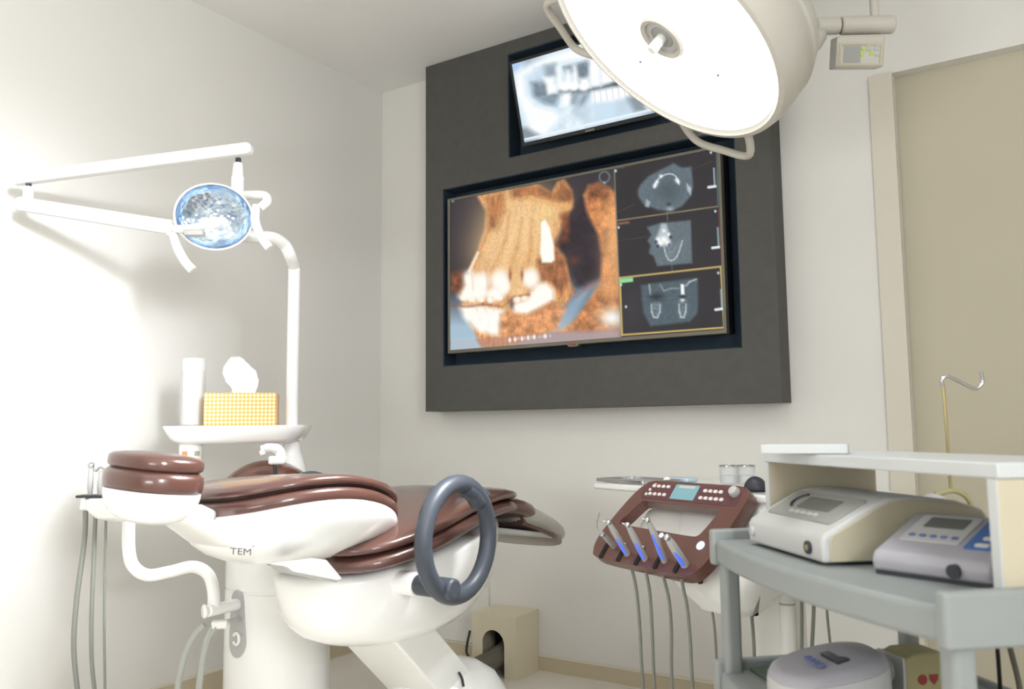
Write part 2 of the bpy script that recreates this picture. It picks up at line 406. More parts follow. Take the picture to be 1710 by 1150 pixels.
def paint_ct(p, U, V):
    Z = lambda L: [(700+0.4087*x, 230+0.4087*y) for x, y in L]
    z = lambda x, y: (700+0.4087*x, 230+0.4087*y)
    X, Y = p.X, p.Y
    p.fill((47, 43, 50))
    # bluish glow at the bottom of the big view
    zx, zy = (X-700)/0.4087, (Y-230)/0.4087
    a = np.clip((zy-600)/170, 0, 1)*np.clip((840-zx)/30, 0, 1); p.mixin(a*0.95, (172, 198, 216))
    p.blob(*z(640, 640), 40, 30, (104, 124, 142), 0.7)
    # bone
    p.poly(Z([(235, 235), (345, 215), (372, 195), (440, 200), (480, 185), (540, 225), (565, 180), (590, 168), (625, 215), (632, 285), (600, 330), (585, 420), (560, 440), (600, 490), (612, 560), (630, 640), (592, 700), (560, 780), (330, 865), (255, 850), (180, 705), (165, 640), (190, 560), (235, 470), (268, 370), (272, 300)]), (212, 150, 94), 3, tex=0.16, fx=0.16, fy=0.05, seed=1)
    p.blob(*z(410, 350), 66, 70, (244, 206, 152), 0.85); p.blob(*z(330, 480), 48, 50, (244, 204, 150), 0.75)
    p.blob(*z(520, 300), 26, 22, (248, 214, 150), 0.7); p.blob(*z(440, 500), 30, 30, (232, 182, 120), 0.5)
    p.poly(Z([(270, 240), (345, 222), (350, 300), (320, 380), (285, 370), (280, 300)]), (176, 112, 66), 5, 0.75, tex=0.25, fx=0.12, fy=0.03, seed=2)
    p.poly(Z([(372, 200), (480, 190), (545, 225), (590, 172), (625, 220), (628, 262), (560, 262), (470, 240), (380, 250)]), (150, 92, 56), 5, 0.75, tex=0.25, seed=3)
    p.line(Z([(455, 245), (530, 268), (620, 285)]), 6, (232, 176, 112), 0.8, 3)
    for xs, o_ in (([(300, 290), (285, 380), (240, 480), (200, 560)], 0.4), ([(370, 300), (350, 420), (300, 540)], 0.3), ([(420, 330), (400, 450), (370, 540)], 0.3), ([(460, 330), (455, 460), (440, 540)], 0.3), ([(395, 300), (330, 520)], 0.15), ([(345, 300), (270, 520)], 0.15)):
        p.line(Z(xs), 4, (172, 108, 62), o_, 7)
    for xs in ([(385, 330), (365, 440), (335, 545)], [(440, 330), (430, 450), (405, 540)], [(480, 330), (478, 440), (462, 530)], [(330, 330), (300, 430), (255, 530)]):
        p.line(Z(xs), 6, (248, 212, 156), 0.35, 8)
    p.line(Z([(240, 470), (205, 545)]), 5, (255, 240, 215), 0.8, 3)
    # dark gap beside the implant
    p.poly(Z([(560, 430), (600, 330), (636, 280), (690, 210), (745, 470), (735, 560), (690, 620), (640, 600), (610, 500)]), (44, 32, 40), 6, 0.95, tex=0.2, seed=8)
    p.poly(Z([(575, 310), (612, 300), (612, 420), (560, 440), (590, 400)]), (130, 72, 40), 4, 0.8, tex=0.3, seed=4)
    p.poly(Z([(480, 500), (560, 440), (600, 500), (610, 580), (580, 640), (545, 600), (490, 570)]), (134, 78, 48), 5, 0.7, tex=0.3, seed=5)
    p.blob(*z(632, 500), 9, 8, (110, 60, 40), 0.7)
    # right hand bone
    p.poly(Z([(672, 235), (690, 195), (735, 182), (770, 200), (800, 225), (818, 330), (825, 640), (826, 790), (560, 795), (640, 730), (700, 650), (742, 580), (747, 480), (730, 390), (682, 300)]), (196, 128, 76), 4, tex=0.22, fx=0.05, fy=0.05, seed=6)
    p.blob(*z(790, 440), 20, 80, (232, 176, 122), 0.7); p.blob(*z(765, 610), 18, 16, (230, 168, 112), 0.6)
    p.poly(Z([(690, 195), (735, 182), (770, 200), (798, 240), (730, 260), (690, 270)]), (120, 70, 46), 5, 0.6, tex=0.4, seed=7)
    p.poly(Z([(560, 795), (560, 720), (640, 640), (690, 600), (735, 590), (690, 650), (620, 760)]), (150, 178, 200), 8, 0.75)
    p.line(Z([(640, 650), (690, 610), (740, 585)]), 3, (180, 110, 80), 0.6, 3)
    p.line(Z([(600, 560), (635, 620), (590, 700)]), 4, (170, 112, 82), 0.6, 4)
    # teeth
    W = (255, 252, 244)
    for c in ((205, 590, 13, 20), (255, 590, 12, 18), (330, 585, 14, 20), (190, 640, 12, 12), (240, 635, 14, 14), (310, 640, 14, 12), (455, 575, 13, 18), (350, 610, 8, 12)):
        p.blob(*z(c[0], c[1]), c[2]*1.2, c[3], W, 1.0, 2)
    p.blob(*z(395, 590), 10, 17, (238, 196, 140), 0.8, 2); p.blob(*z(400, 632), 16, 8, (240, 204, 150), 0.8, 2)
    p.poly(Z([(375, 680), (440, 660), (480, 600), (520, 592), (550, 620), (552, 660), (500, 690), (440, 722), (390, 715)]), W, 5)
    p.poly(Z([(165, 690), (230, 680), (300, 690), (350, 700), (330, 810), (280, 800), (225, 780), (180, 730)]), W, 6, 0.95)
    p.line(Z([(135, 685), (200, 690), (260, 680), (340, 690), (390, 650), (450, 640)]), 3.5, (140, 84, 54), 0.65, 4)
    for a_, b_ in ((215, 560), (275, 560), (300, 650), (230, 655), (355, 640)):
        p.line(Z([(a_, b_), (a_+6, b_+60)]), 2, (214, 170, 126), 0.4, 4)
    for a_ in (265, 300, 335): p.line(Z([(a_-30, 700), (a_-10, 770)]), 2, (226, 190, 150), 0.45, 4)
    p.blob(*z(355, 690), 9, 8, (214, 176, 120), 0.7); p.blob(*z(378, 680), 4, 8, (70, 66, 80), 0.8)
    for a_ in (372, 420): p.blob(*z(a_, 560), 2.5, 9, (120, 62, 36), 0.7)
    p.poly(Z([(330, 720), (440, 725), (545, 670), (600, 700), (560, 790), (330, 830)]), (216, 148, 98), 5, 0.85, tex=0.2, seed=9)
    p.poly(Z([(128, 560), (170, 540), (185, 600), (165, 640), (130, 625)]), (150, 84, 46), 5, 0.8, tex=0.3, seed=10)
    for a_, b_, r_ in ((180, 655, 5), (215, 660, 6), (255, 662, 5), (290, 664, 6), (330, 655, 5), (400, 660, 7), (430, 655, 6), (470, 640, 6), (500, 610, 6)): p.blob(*z(a_, b_), r_, r_*0.8, (255, 250, 238), 0.9, 2)
    for a_, b_ in ((200, 720), (235, 730), (275, 740), (310, 730), (255, 770), (300, 775)): p.blob(*z(a_, b_), 7, 12, (255, 255, 250), 0.8, 2)
    # fine bone grain
    lum = np.clip((p.C[..., 0]-p.C[..., 2]-40)/60, 0, 1)*(zx < 800)
    gr = p.noise(0.35, 0.35, 31)*0.5+p.noise(0.8, 0.5, 32)*0.5
    p.C = np.clip(p.C*(1+0.10*(gr*lum)[..., None]), 0, 255)
    # implant
    p.poly(Z([(497, 345), (515, 334), (535, 370), (550, 440), (554, 498), (540, 510), (502, 510), (494, 470), (497, 420)]), (255, 253, 246), 2.2)
    # tool strip along the bottom
    a = np.clip((Y-(230+0.4087*826)+(X-753)*0.0865)/3, 0, 1)*(zx < 828); p.mixin(a*0.6, (176, 128, 118))
    p.poly(Z([(128, 825), (225, 815), (260, 870), (125, 880)]), (176, 198, 214), 2, 0.8)
    for i, a_ in enumerate((370, 392, 420, 445, 470, 515)):
        p.blob(*z(a_, 826-i*3.2), 2.6, 4.2, (250, 246, 240), 0.95, 2)
    for a_ in (405, 432, 458, 492, 505, 535): p.blob(*z(a_, 822-(a_-370)*0.08), 2, 3, (222, 200, 190), 0.7, 2)
    p.blob(*z(792, 735), 22, 16, (255, 255, 252), 1.0, 1)
    p.blob(*z(137, 257), 2.2, 2.2, (190, 220, 240), 0.9)
    p.ringl(*z(757, 160), 8.5, 9, 3, (92, 112, 118), op=0.8); p.blob(*z(757, 184), 2, 2, (150, 190, 210), 0.9)
    # right hand column of three slices
    right = np.clip((zx-(797+ (zy-100)*0.042))/1.5, 0, 1); p.mixin(right, (42, 39, 42))
    p.blob(*z(870, 700), 22, 40, (62, 60, 66), 0.5)
    g1, g2 = (96, 110, 118), (150, 164, 170)
    p.poly(Z([(892, 215), (905, 190), (935, 158), (990, 128), (1040, 104), (1075, 122), (1112, 118), (1120, 200), (1108, 240), (1075, 278), (1030, 300), (975, 295), (915, 270), (895, 240)]), g1, 2.5, tex=0.06, fx=0.2, fy=0.2, seed=12)
    p.blob(*z(1020, 215), 22, 20, (68, 80, 88), 0.7)
    p.line(Z([(960, 204), (966, 186), (976, 170), (990, 157), (1006, 150), (1022, 147), (1036, 149), (1048, 157), (1057, 170), (1062, 190)]), 2.2, (196, 208, 212), 0.9)
    for a_, b_ in ((962, 198), (972, 180), (988, 157), (966, 190), (1052, 172), (1058, 180)): p.blob(*z(a_, b_), 3, 3, (248, 252, 255), 1)
    p.poly(Z([(1092, 185), (1112, 205), (1110, 235), (1095, 215)]), (178, 190, 194), 1.5); p.poly(Z([(928, 250), (945, 262), (938, 285), (922, 280)]), (160, 172, 178), 1.5)
    p.blob(*z(1020, 272), 4, 3, (44, 50, 56), 0.9); p.blob(*z(1025, 290), 6, 4, (200, 210, 214), 0.6)
    p.poly(Z([(930, 365), (985, 348), (1110, 336), (1116, 512), (1000, 522), (972, 525), (958, 485), (938, 470), (945, 440), (932, 420), (948, 395)]), (98, 112, 118), 2, tex=0.06, fx=0.2, fy=0.2, seed=13)
    p.poly(Z([(990, 350), (1010, 350), (1025, 400), (1025, 440), (985, 440), (968, 430), (975, 390)]), (196, 206, 212), 2.5, 0.8)
    for a_, b_, r_ in ((985, 430, 5), (1000, 415, 6), (1015, 430, 5), (975, 415, 4), (1020, 395, 3), (1000, 380, 3)): p.blob(*z(a_, b_), r_, r_, (255, 255, 255), 1)
    for a_, b_ in ((968, 425), (975, 442), (1027, 405), (1022, 438)): p.blob(*z(a_, b_), 2.2, 3, (24, 24, 60), 0.9)
    p.line(Z([(1000, 440), (1004, 462), (1010, 482), (1018, 497), (1030, 502), (1042, 497), (1053, 484), (1062, 464), (1070, 440), (1075, 420)]), 2.2, (206, 216, 220), 0.85, 2)
    p.poly(Z([(1004, 440), (1010, 475), (1022, 494), (1040, 490), (1060, 450), (1066, 428), (1030, 436)]), (122, 136, 142), 5, 0.6, tex=0.2, fx=0.25, fy=0.25, seed=21)
    p.line(Z([(1012, 300), (1015, 340)]), 1.2, (120, 130, 136), 0.8); p.line(Z([(1032, 505), (1034, 545)]), 1.2, (120, 130, 136), 0.8)
    p.poly(Z([(905, 602), (1000, 588), (1138, 572), (1140, 690), (1135, 720), (1105, 752), (1020, 762), (945, 770), (915, 715)]), (78, 94, 102), 2.5, tex=0.06, fx=0.2, fy=0.2, seed=14)
    p.line(Z([(940, 600), (945, 640)]), 3, (176, 188, 194), 0.7); p.line(Z([(985, 600), (1000, 625), (1030, 615), (1060, 615)]), 3, (140, 152, 158), 0.7)
    p.poly(Z([(1068, 598), (1082, 598), (1084, 640), (1070, 640)]), (255, 255, 255), 1.5); p.blob(*z(1076, 663), 4, 3.2, (255, 255, 255), 1)
    p.blob(*z(1076, 650), 6, 2.5, (20, 20, 30), 0.8)
    p.line(Z([(1090, 605), (1105, 588), (1132, 578)]), 3, (180, 192, 198), 0.8)
    p.blob(*z(970, 652), 12, 7, (28, 32, 38), 0.85)
    for cx_, w_ in ((968, 9), (1077, 7)):
        p.poly(Z([(cx_-18, 672), (cx_+16, 668), (cx_+19, 705), (cx_+8, 732), (cx_-12, 734), (cx_-20, 705)]), (118, 132, 138), 4, 0.7, tex=0.25, fx=0.25, fy=0.25, seed=22); p.line(Z([(cx_-w_*2.1, 680), (cx_-w_*2.0, 712), (cx_-w_, 733), (cx_+w_*0.6, 734), (cx_+w_*1.7, 712), (cx_+w_*1.9, 680)]), 2.2, (200, 210, 214), 0.85, 2)
    p.line(Z([(905, 660), (1140, 650)]), 1, (110, 118, 120), 0.5)
    # dividers, scale bars, tags
    p.line(Z([(797, 115), (826, 805)]), 2.2, (120, 122, 112), 0.9)
    p.line(Z([(808, 338), (1220, 280)]), 2.2, (150, 136, 100), 0.9)
    p.line(Z([(820, 572), (1232, 526)]), 3.2, (188, 164, 96), 1)
    p.line(Z([(1232, 526), (1246, 775), (829, 805), (820, 572)]), 3.0, (196, 172, 100), 1)
    p.poly(Z([(818, 576), (874, 570), (874, 588), (820, 594)]), (140, 214, 150), 1)
    p.poly(Z([(812, 346), (858, 340), (859, 350), (813, 356)]), (150, 92, 76), 1.2, 0.9)
    p.poly(Z([(805, 118), (838, 113), (838, 122), (806, 126)]), (120, 136, 140), 1.2, 0.8)
    for a_, b_ in ((803, 135), (815, 366), (825, 600), (1192, 60), (1210, 300), (1222, 552), (845, 690)): p.blob(*z(a_, b_), 2, 2.6, (214, 232, 240), 0.95, 2)
    for a_, b_, c_ in ((1204, 125, 200), (1220, 368, 448), (1233, 620, 700)):
        p.line(Z([(a_, b_), (a_+4, c_)]), 3, (150, 172, 182), 0.9); p.line(Z([(a_-22, c_+2), (a_+6, c_-2)]), 4.5, (226, 238, 244), 0.95)
    p.line(Z([(1222, 285), (1236, 525)]), 2, (110, 50, 54), 0.8)
    p.line(Z([(1216, 60), (1221, 280)]), 2.5, (92, 116, 124), 0.8)
    p.line(Z([(812, 305), (880, 270)]), 1.0, (110, 84, 66), 0.7); p.line(Z([(1120, 128), (1200, 95)]), 1.0, (110, 84, 66), 0.6)
    p.line(Z([(815, 420), (930, 405)]), 1.0, (110, 84, 66), 0.6)

def paint_xray(p, U, V):
    Z = lambda L: [(700+0.3743*x, 0.3743*y) for x, y in L]
    z = lambda x, y: (700+0.3743*x, 0.3743*y)
    p.fill((204, 226, 240)); Wt = (250, 253, 255)
    p.poly(Z([(400, 290), (470, 270), (430, 320), (415, 330)]), (176, 202, 240), 4)
    p.poly(Z([(470, 262), (520, 248), (560, 262), (520, 290), (470, 300)]), (150, 164, 180), 6, 0.8)
    p.poly(Z([(430, 330), (520, 270), (760, 190), (800, 245), (760, 262), (640, 280), (520, 310), (470, 340), (480, 420), (520, 470), (600, 490), (640, 520), (560, 610), (500, 600), (430, 420)]), Wt, 7)
    p.poly(Z([(515, 300), (600, 280), (620, 330), (560, 350), (520, 345)]), (196, 216, 232), 5, 0.9, tex=0.1, seed=2)
    p.poly(Z([(560, 295), (610, 285), (615, 335), (570, 345)]), (132, 146, 156), 6, 0.75)
    p.poly(Z([(640, 300), (700, 285), (780, 262), (800, 270), (760, 300), (750, 380), (715, 390), (700, 320), (660, 330)]), (112, 126, 138), 4, 0.95, tex=0.15, seed=3)
    p.poly(Z([(498, 368), (560, 360), (600, 400), (625, 420), (610, 470), (560, 462), (510, 430)]), (122, 138, 150), 5, 0.92, tex=0.15, seed=4)
    p.poly(Z([(625, 405), (700, 398), (800, 380), (905, 350), (915, 380), (820, 400), (740, 412), (640, 425)]), (88, 100, 108), 4, 0.95)
    p.poly(Z([(680, 420), (720, 410), (700, 470), (670, 470)]), (140, 154, 164), 4, 0.8); p.poly(Z([(730, 420), (760, 415), (720, 500), (690, 500)]), (120, 134, 146), 5, 0.8)
    p.poly(Z([(860, 370), (910, 358), (925, 372), (880, 392)]), (60, 66, 80), 4, 0.9)
    for P in ([(555, 345), (600, 345), (605, 410), (580, 415)], [(612, 300), (632, 290), (640, 390), (618, 398)], [(655, 310), (672, 310), (680, 390), (652, 395)], [(685, 292), (700, 292), (712, 385), (690, 390)],
              [(572, 390), (612, 380), (612, 412), (575, 420)], [(715, 350), (755, 345), (765, 392), (720, 398)], [(755, 262), (800, 258), (810, 385), (768, 388)], [(640, 415), (675, 412), (670, 470), (632, 475)],
              [(770, 410), (935, 375), (945, 430), (900, 445), (770, 460)], [(810, 300), (860, 290), (880, 360), (815, 380)]):
        p.poly(Z(P), (255, 255, 255), 4.5)
    for a_ in (650, 690, 735): p.blob(*z(a_, 385), 8, 8, (255, 255, 255), 1, 2)
    for i in range(6): p.line(Z([(780+i*27, 410-i*5), (785+i*27, 460-i*6)]), 1.4, (170, 190, 205), 0.6)
    p.poly(Z([(880, 450), (945, 430), (935, 500), (880, 520)]), (190, 210, 224), 6, 0.7)
    p.poly(Z([(930, 440), (1000, 400), (1080, 420), (1100, 500), (960, 500)]), (120, 132, 140), 6, 0.8)
    p.blob(*z(1030, 470), 10, 8, (250, 252, 255), 1, 2)
    p.poly(Z([(640, 480), (760, 470), (780, 560), (700, 590), (600, 600)]), (226, 240, 248), 8, 0.8, tex=0.08, seed=6)
    p.poly(Z([(690, 480), (760, 490), (740, 540), (690, 530)]), (180, 200, 216), 7, 0.7)
    p.poly(Z([(440, 570), (480, 570), (540, 605), (470, 640)]), (120, 132, 142), 5, 0.85)
    p.line(Z([(460, 625), (1110, 472)]), 4, (236, 244, 250), 0.9)
    p.poly(Z([(1100, 200), (1400, 160), (1400, 500), (1120, 480)]), (200, 220, 234), 8, 0.8)

lm = thing('lower_monitor', 'large wall monitor showing an orange tooth scan and three grey slices', 'monitor', (1.112, -0.03, 1.277))
TX0, TX1, TZ0, TZ1, TY = 0.507, 1.716, 1.277, 1.945, -0.147
G().span((TX0+0.01, TY+0.012, TZ0+0.01), (TX1-0.01, -0.0305, TZ1-0.01)).build('back_case', M_black, lm, smooth=False)
g = G(); bz = 0.011
out = [(TX0, TZ0), (TX1, TZ0), (TX1, TZ1), (TX0, TZ1)]; inn = [(TX0+bz, TZ0+bz+0.004), (TX1-bz, TZ0+bz+0.004), (TX1-bz, TZ1-bz), (TX0+bz, TZ1-bz)]
MXZ = Matrix(((1, 0, 0, 0), (0, 0, 1, 0), (0, 1, 0, 0), (0, 0, 0, 1)))
g.ring_prism(out, inn, TY, TY+0.03, MXZ); g.build('bezel', M_bezel, lm, bevel=0.002)
make_screen((inn[0][0], TY+0.004, inn[2][1]), (inn[1][0]-inn[0][0], 0, 0), (0, 0, inn[0][1]-inn[2][1]), 420, 240, paint_ct, lm)
G().prism([(1.082, TZ0+0.003), (1.142, TZ0+0.003), (1.13, TZ0-0.008), (1.094, TZ0-0.008)], TY-0.002, TY+0.02, MXZ).build('badge', M_bezel, lm)
G().span((1.098, TY-0.0035, TZ0-0.003), (1.126, TY-0.002, TZ0+0.003)).build('badge_mark', M_red, lm, smooth=False)

um = thing('upper_monitor', 'smaller tilted wall monitor showing a blue white jaw x-ray', 'monitor', (1.2, -0.03, 2.09))
Sb = Vector((0.905, -0.15, 2.114)); Sv = Vector((0, -0.088, 0.298)); Su = Vector((0.60, 0, 0)); nv_ = Su.cross(Sv).normalized()
MU = Matrix(((1, 0, nv_.x, Sb.x), (0, Sv.normalized().y, nv_.y, Sb.y), (0, Sv.normalized().z, nv_.z, Sb.z), (0, 0, 0, 1)))
hS = Sv.length
g = G(MU); b2 = 0.011
g.ring_prism([(-b2, -b2-0.006), (0.6+b2, -b2-0.006), (0.6+b2, hS+b2), (-b2, hS+b2)], [(0, 0), (0.6, 0), (0.6, hS), (0, hS)], -0.012, 0.004)
g.build('bezel', M_black, um, bevel=0.002)
G(MU).span((-0.004, -0.01, -0.045), (0.604, hS+0.005, -0.0125)).build('back_case', M_black, um, smooth=False)
G().cyl((1.2, -0.135, 2.27), (1.2, -0.031, 2.27), 0.03).build('wall_mount', M_black, um)
make_screen(Sb+Sv, Su, -Sv, 280, 160, paint_xray, um)
G(MU).span((0.28, -0.014, 0.004), (0.32, -0.006, 0.006)).build('badge_mark', M_bezel, um, smooth=False)

# ---------------------------------------------------------------- dental chair (points to the back wall, along +Y)
XC = 1.10
chair = thing('dental_chair', 'reclined brown leather dental chair with white shells and grey loop armrest', 'dental chair', (XC, -0.95, 0))
def cushion(g, out, zc, h, m, k=6, exp=2.4, puff=0.012):
    R = []
    for i in range(k+1):
        t = -1+2*i/k; ins = (1-(max(0, 1-abs(t)**exp))**(1/exp))
        R.append([(x*(1-ins*0.10)-0, y*(1-ins*0.10), zc+t*h/2) for x, y in out])
    top = R[-1]
    for q, dz in ((0.72, puff*0.55), (0.40, puff*0.9), (0.12, puff)):
        R.append([(x*q, y*q, zc+h/2+dz) for x, y, _ in top])
    g.rings(R, m)
# headrest
MH = Matrix.Translation(Vector((XC, -1.905, 0.862))) @ Matrix.Rotation(radians(-5), 4, 'X') @ Matrix.Rotation(radians(4), 4, 'Y')
oh = sellipse(0.101, 0.080, 2.5)
g = G(); cushion(g, oh, 0.031, 0.030, MH, puff=0.007); hp = g.build('headrest_pillow', M_leather, chair, ang=60)
g = G(); cushion(g, sellipse(0.105, 0.084, 2.5), -0.006, 0.044, MH, puff=0.0); g.build('headrest_cushion', M_leather, chair, ang=60)
g = G(MH)
R = [[(x*s_, y*s_, z_) for x, y in sellipse(0.102, 0.083, 2.4)] for s_, z_ in ((1.0, -0.026), (1.0, -0.034), (0.95, -0.052), (0.84, -0.070), (0.66, -0.083), (0.40, -0.091), (0.12, -0.094))]
g.rings(R); g.build('headrest_shell', M_white, chair, ang=60)
g = G(); R = []
for y, z, hw, hh in ((-1.885, 0.800, 0.055, 0.016), (-1.85, 0.782, 0.07, 0.020), (-1.78, 0.738, 0.080, 0.024), (-1.735, 0.715, 0.085, 0.022), (-1.70, 0.702, 0.07, 0.012)):
    R.append([(XC+x, y, z+q) for x, q in sellipse(hw, hh, 3.0, 28)])
g.rings(R); g.build('headrest_neck', M_white, chair, ang=60)
G().box((0, 0, 0), (0.03, 0.05, 0.05), Matrix.Translation(at(336, 866, 1.80)) @ Matrix.Rotation(radians(-25), 4, 'X')).build('headrest_bracket', M_greymet, chair, bevel=0.006)
G().box((0, 0, 0), (0.028, 0.035, 0.012), Matrix.Translation(at(334, 878, 1.775)) @ Matrix.Rotation(radians(-25), 4, 'X')).build('bracket_stop', M_dark, chair, bevel=0.003)
# backrest, head end a little higher, gently arched along its length
MB = Matrix.Translation(Vector((XC, -1.526, 0.741))) @ Matrix.Rotation(radians(-3), 4, 'Y') @ Matrix.Rotation(radians(-8.5), 4, 'X')
ob = sellipse(0.222, 0.258, 2.3, 56)
def arch_back(g):
    I = MB.inverted()
    for i, p in enumerate(g.v):
        q = I @ p; q.z += 0.058*(1-(q.y/0.266)**2); g.v[i] = MB @ q
    return g
g = G(); cushion(g, [(x*0.985, y*0.985) for x, y in ob], 0.031, 0.024, MB, exp=2.8, puff=0.006); arch_back(g).build('backrest_pad', M_leather, chair, ang=60)
g = G(); cushion(g, ob, -0.001, 0.038, MB, exp=2.8, puff=0.0); arch_back(g).build('backrest_cushion', M_leather, chair, ang=60)
arch_back(G().tube([MB @ Vector((x*0.935, y*0.935, 0.0195)) for x, y in ob], 0.003, 8, closed=True)).build('piping', M_seam, chair)
g = G(MB)
prof = ((0.985, -0.012), (1.0, -0.020), (0.985, -0.036), (0.93, -0.062), (0.84, -0.088), (0.70, -0.114), (0.52, -0.136), (0.30, -0.152), (0.1, -0.158))
g.rings([[(x*s_, y*s_+0.32*(z_+0.02)*(1-s_*0.4), z_) for x, y in ob] for s_, z_ in prof]); arch_back(g)
shell = g.build('backrest_shell', M_white, chair, ang=60)
bvh = BVHTree.FromPolygons([p for p in g.v], g.f)
# lettering on the shell: TEM with a small mark
def lettering(text, px, py, width_px, parent, rot=0.0, sc_y=1.0, size_d=2.0):
    cu = bpy.data.curves.new('lettering_src', 'FONT'); cu.body = text; cu.size = 1.0; cu.resolution_u = 3
    to = bpy.data.objects.new('lettering_src', cu); COL.objects.link(to)
    dg = bpy.context.evaluated_depsgraph_get(); me = bpy.data.meshes.new_from_object(to.evaluated_get(dg))
    bm = bmesh.new(); bm.from_mesh(me)
    bmesh.ops.subdivide_edges(bm, edges=bm.edges, cuts=1, use_grid_fill=True); bmesh.ops.triangulate(bm, faces=bm.faces)
    xs = [v.co.x for v in bm.verts]; x0, x1 = min(xs), max(xs); k = width_px/(x1-x0)
    ok = True; O = root_loc(parent)
    for v in bm.verts:
        a, b = (v.co.x-x0)*k, v.co.y*k*sc_y
        qx, qy = px+a*cos(rot)+b*sin(rot), py+a*sin(rot)-b*cos(rot)
        rd = ray(qx, qy).normalized(); h = bvh.ray_cast(CAM, rd)
        P = h[0]-rd*0.0012 if h[0] is not None else CAM+rd*size_d
        v.co = P-O
    m2 = bpy.data.meshes.new('lettering'); bm.to_mesh(m2); bm.free(); m2.materials.append(M_logo)
    o = bpy.data.objects.new('lettering', m2); COL.objects.link(o); o.parent = parent
    bpy.data.objects.remove(to); return o
lettering('TEM', 384, 925, 35, shell, rot=radians(3), sc_y=0.8)
lettering('TM', 419, 913, 6, shell, rot=radians(3), sc_y=0.8)
# seat: cushion lofted along Y
def slab_loft(g, st, N=28, e=3.2):
    R = []
    for y, zc, hw, hh, dx in st:
        R.append([(XC+dx+x, y, zc+z) for x, z in sellipse(hw, hh, e, N)])
    g.rings(R)
seat = [(-1.505, 0.655, 0.10, 0.012, 0), (-1.495, 0.657, 0.16, 0.026, 0), (-1.45, 0.665, 0.215, 0.036, 0), (-1.37, 0.681, 0.25, 0.042, 0), (-1.26, 0.703, 0.262, 0.044, 0), (-1.12, 0.733, 0.25, 0.044, 0), (-1.0, 0.752, 0.235, 0.040, 0), (-0.9, 0.756, 0.222, 0.036, 0), (-0.84, 0.750, 0.21, 0.034, 0), (-0.83, 0.749, 0.18, 0.02, 0)]
g = G(); slab_loft(g, [(y, z+0.012, w*0.985, h*0.58, d) for y, z, w, h, d in seat]); g.build('seat_pad', M_leather, chair, ang=60, sub=1)
g = G(); slab_loft(g, [(y, z-0.024, w, h*0.72, d) for y, z, w, h, d in seat]); g.build('seat_cushion', M_leather, chair, ang=60, sub=1)
leg = [(-0.90, 0.742, 0.17, 0.016, 0), (-0.89, 0.742, 0.20, 0.03, 0), (-0.83, 0.740, 0.206, 0.034, 0), (-0.77, 0.728, 0.204, 0.035, 0), (-0.72, 0.714, 0.196, 0.032, 0), (-0.71, 0.711, 0.17, 0.016, 0)]
g = G(); slab_loft(g, [(y, z-0.012, w, h, d) for y, z, w, h, d in leg]); g.build('leg_rest_cushion', M_leather, chair, ang=60, sub=1)
foot = [(-0.79, 0.708, 0.194, 0.040, 0), (-0.70, 0.684, 0.196, 0.042, 0), (-0.60, 0.652, 0.188, 0.040, 0), (-0.50, 0.618, 0.168, 0.034, 0), (-0.45, 0.600, 0.14, 0.028, 0), (-0.44, 0.596, 0.11, 0.018, 0)]
g = G(); slab_loft(g, foot); g.build('foot_cover', M_clearv, chair, ang=60, sub=1)
g = G(); slab_loft(g, [(-0.76, 0.676, 0.17, 0.020, 0), (-0.68, 0.656, 0.178, 0.020, 0), (-0.58, 0.622, 0.172, 0.022, 0), (-0.49, 0.586, 0.148, 0.022, 0), (-0.455, 0.573, 0.115, 0.014, 0)]); g.build('foot_cushion', M_leather, chair, ang=60)
g = G().span((XC-0.15, -0.95, 0.640), (XC+0.16, -0.56, 0.656), Matrix.Translation(Vector((0, -0.8, 0.66))) @ Matrix.Rotation(radians(-9), 4, 'X') @ Matrix.Translation(Vector((0, 0.8, -0.66))))
g.build('leg_rest_plate', M_greymet, chair, bevel=0.004)
# white tub under the seat
def tub():
    g = G(); R = []; yc = -1.155
    for s_, z_, sl, sh in ((0.90, 0.655, 0.15, 0), (0.985, 0.648, 0.15, 0), (1.0, 0.632, 0.14, 0), (0.99, 0.59, 0.11, 0), (0.955, 0.54, 0.08, -0.004), (0.89, 0.495, 0.05, -0.008), (0.78, 0.456, 0.03, -0.014), (0.62, 0.427, 0.01, -0.02), (0.42, 0.408, 0, -0.026), (0.2, 0.399, 0, -0.03), (0.05, 0.397, 0, -0.03)):
        R.append([(XC+x*s_, yc+sh+y*s_, z_+sl*y*s_) for x, y in sellipse(0.222, 0.375, 2.15, 56)])
    g.rings(R); return g
tub().build('seat_shell', M_white, chair, ang=60)
# grey hinge plate between back and seat
Pq = [onX(*q, 1.325) for q in ((474, 944), (546, 934), (573, 966), (564, 972), (487, 957))]
g = G(); n_ = len(Pq); off = Vector((-0.05, 0, 0))
g.add([p for p in Pq]+[p+off for p in Pq], [tuple(range(n_)), tuple(range(2*n_-1, n_-1, -1))]+[(i, (i+1) % n_, n_+(i+1) % n_, n_+i) for i in range(n_)])
g.build('hinge_plate', M_greymet, chair, bevel=0.004)
G(placed((XC+0.14, -1.665, 0.662), 0)).box((0, 0, 0), (0.05, 0.03, 0.016)).build('hinge_cap', M_dark, chair, bevel=0.006)
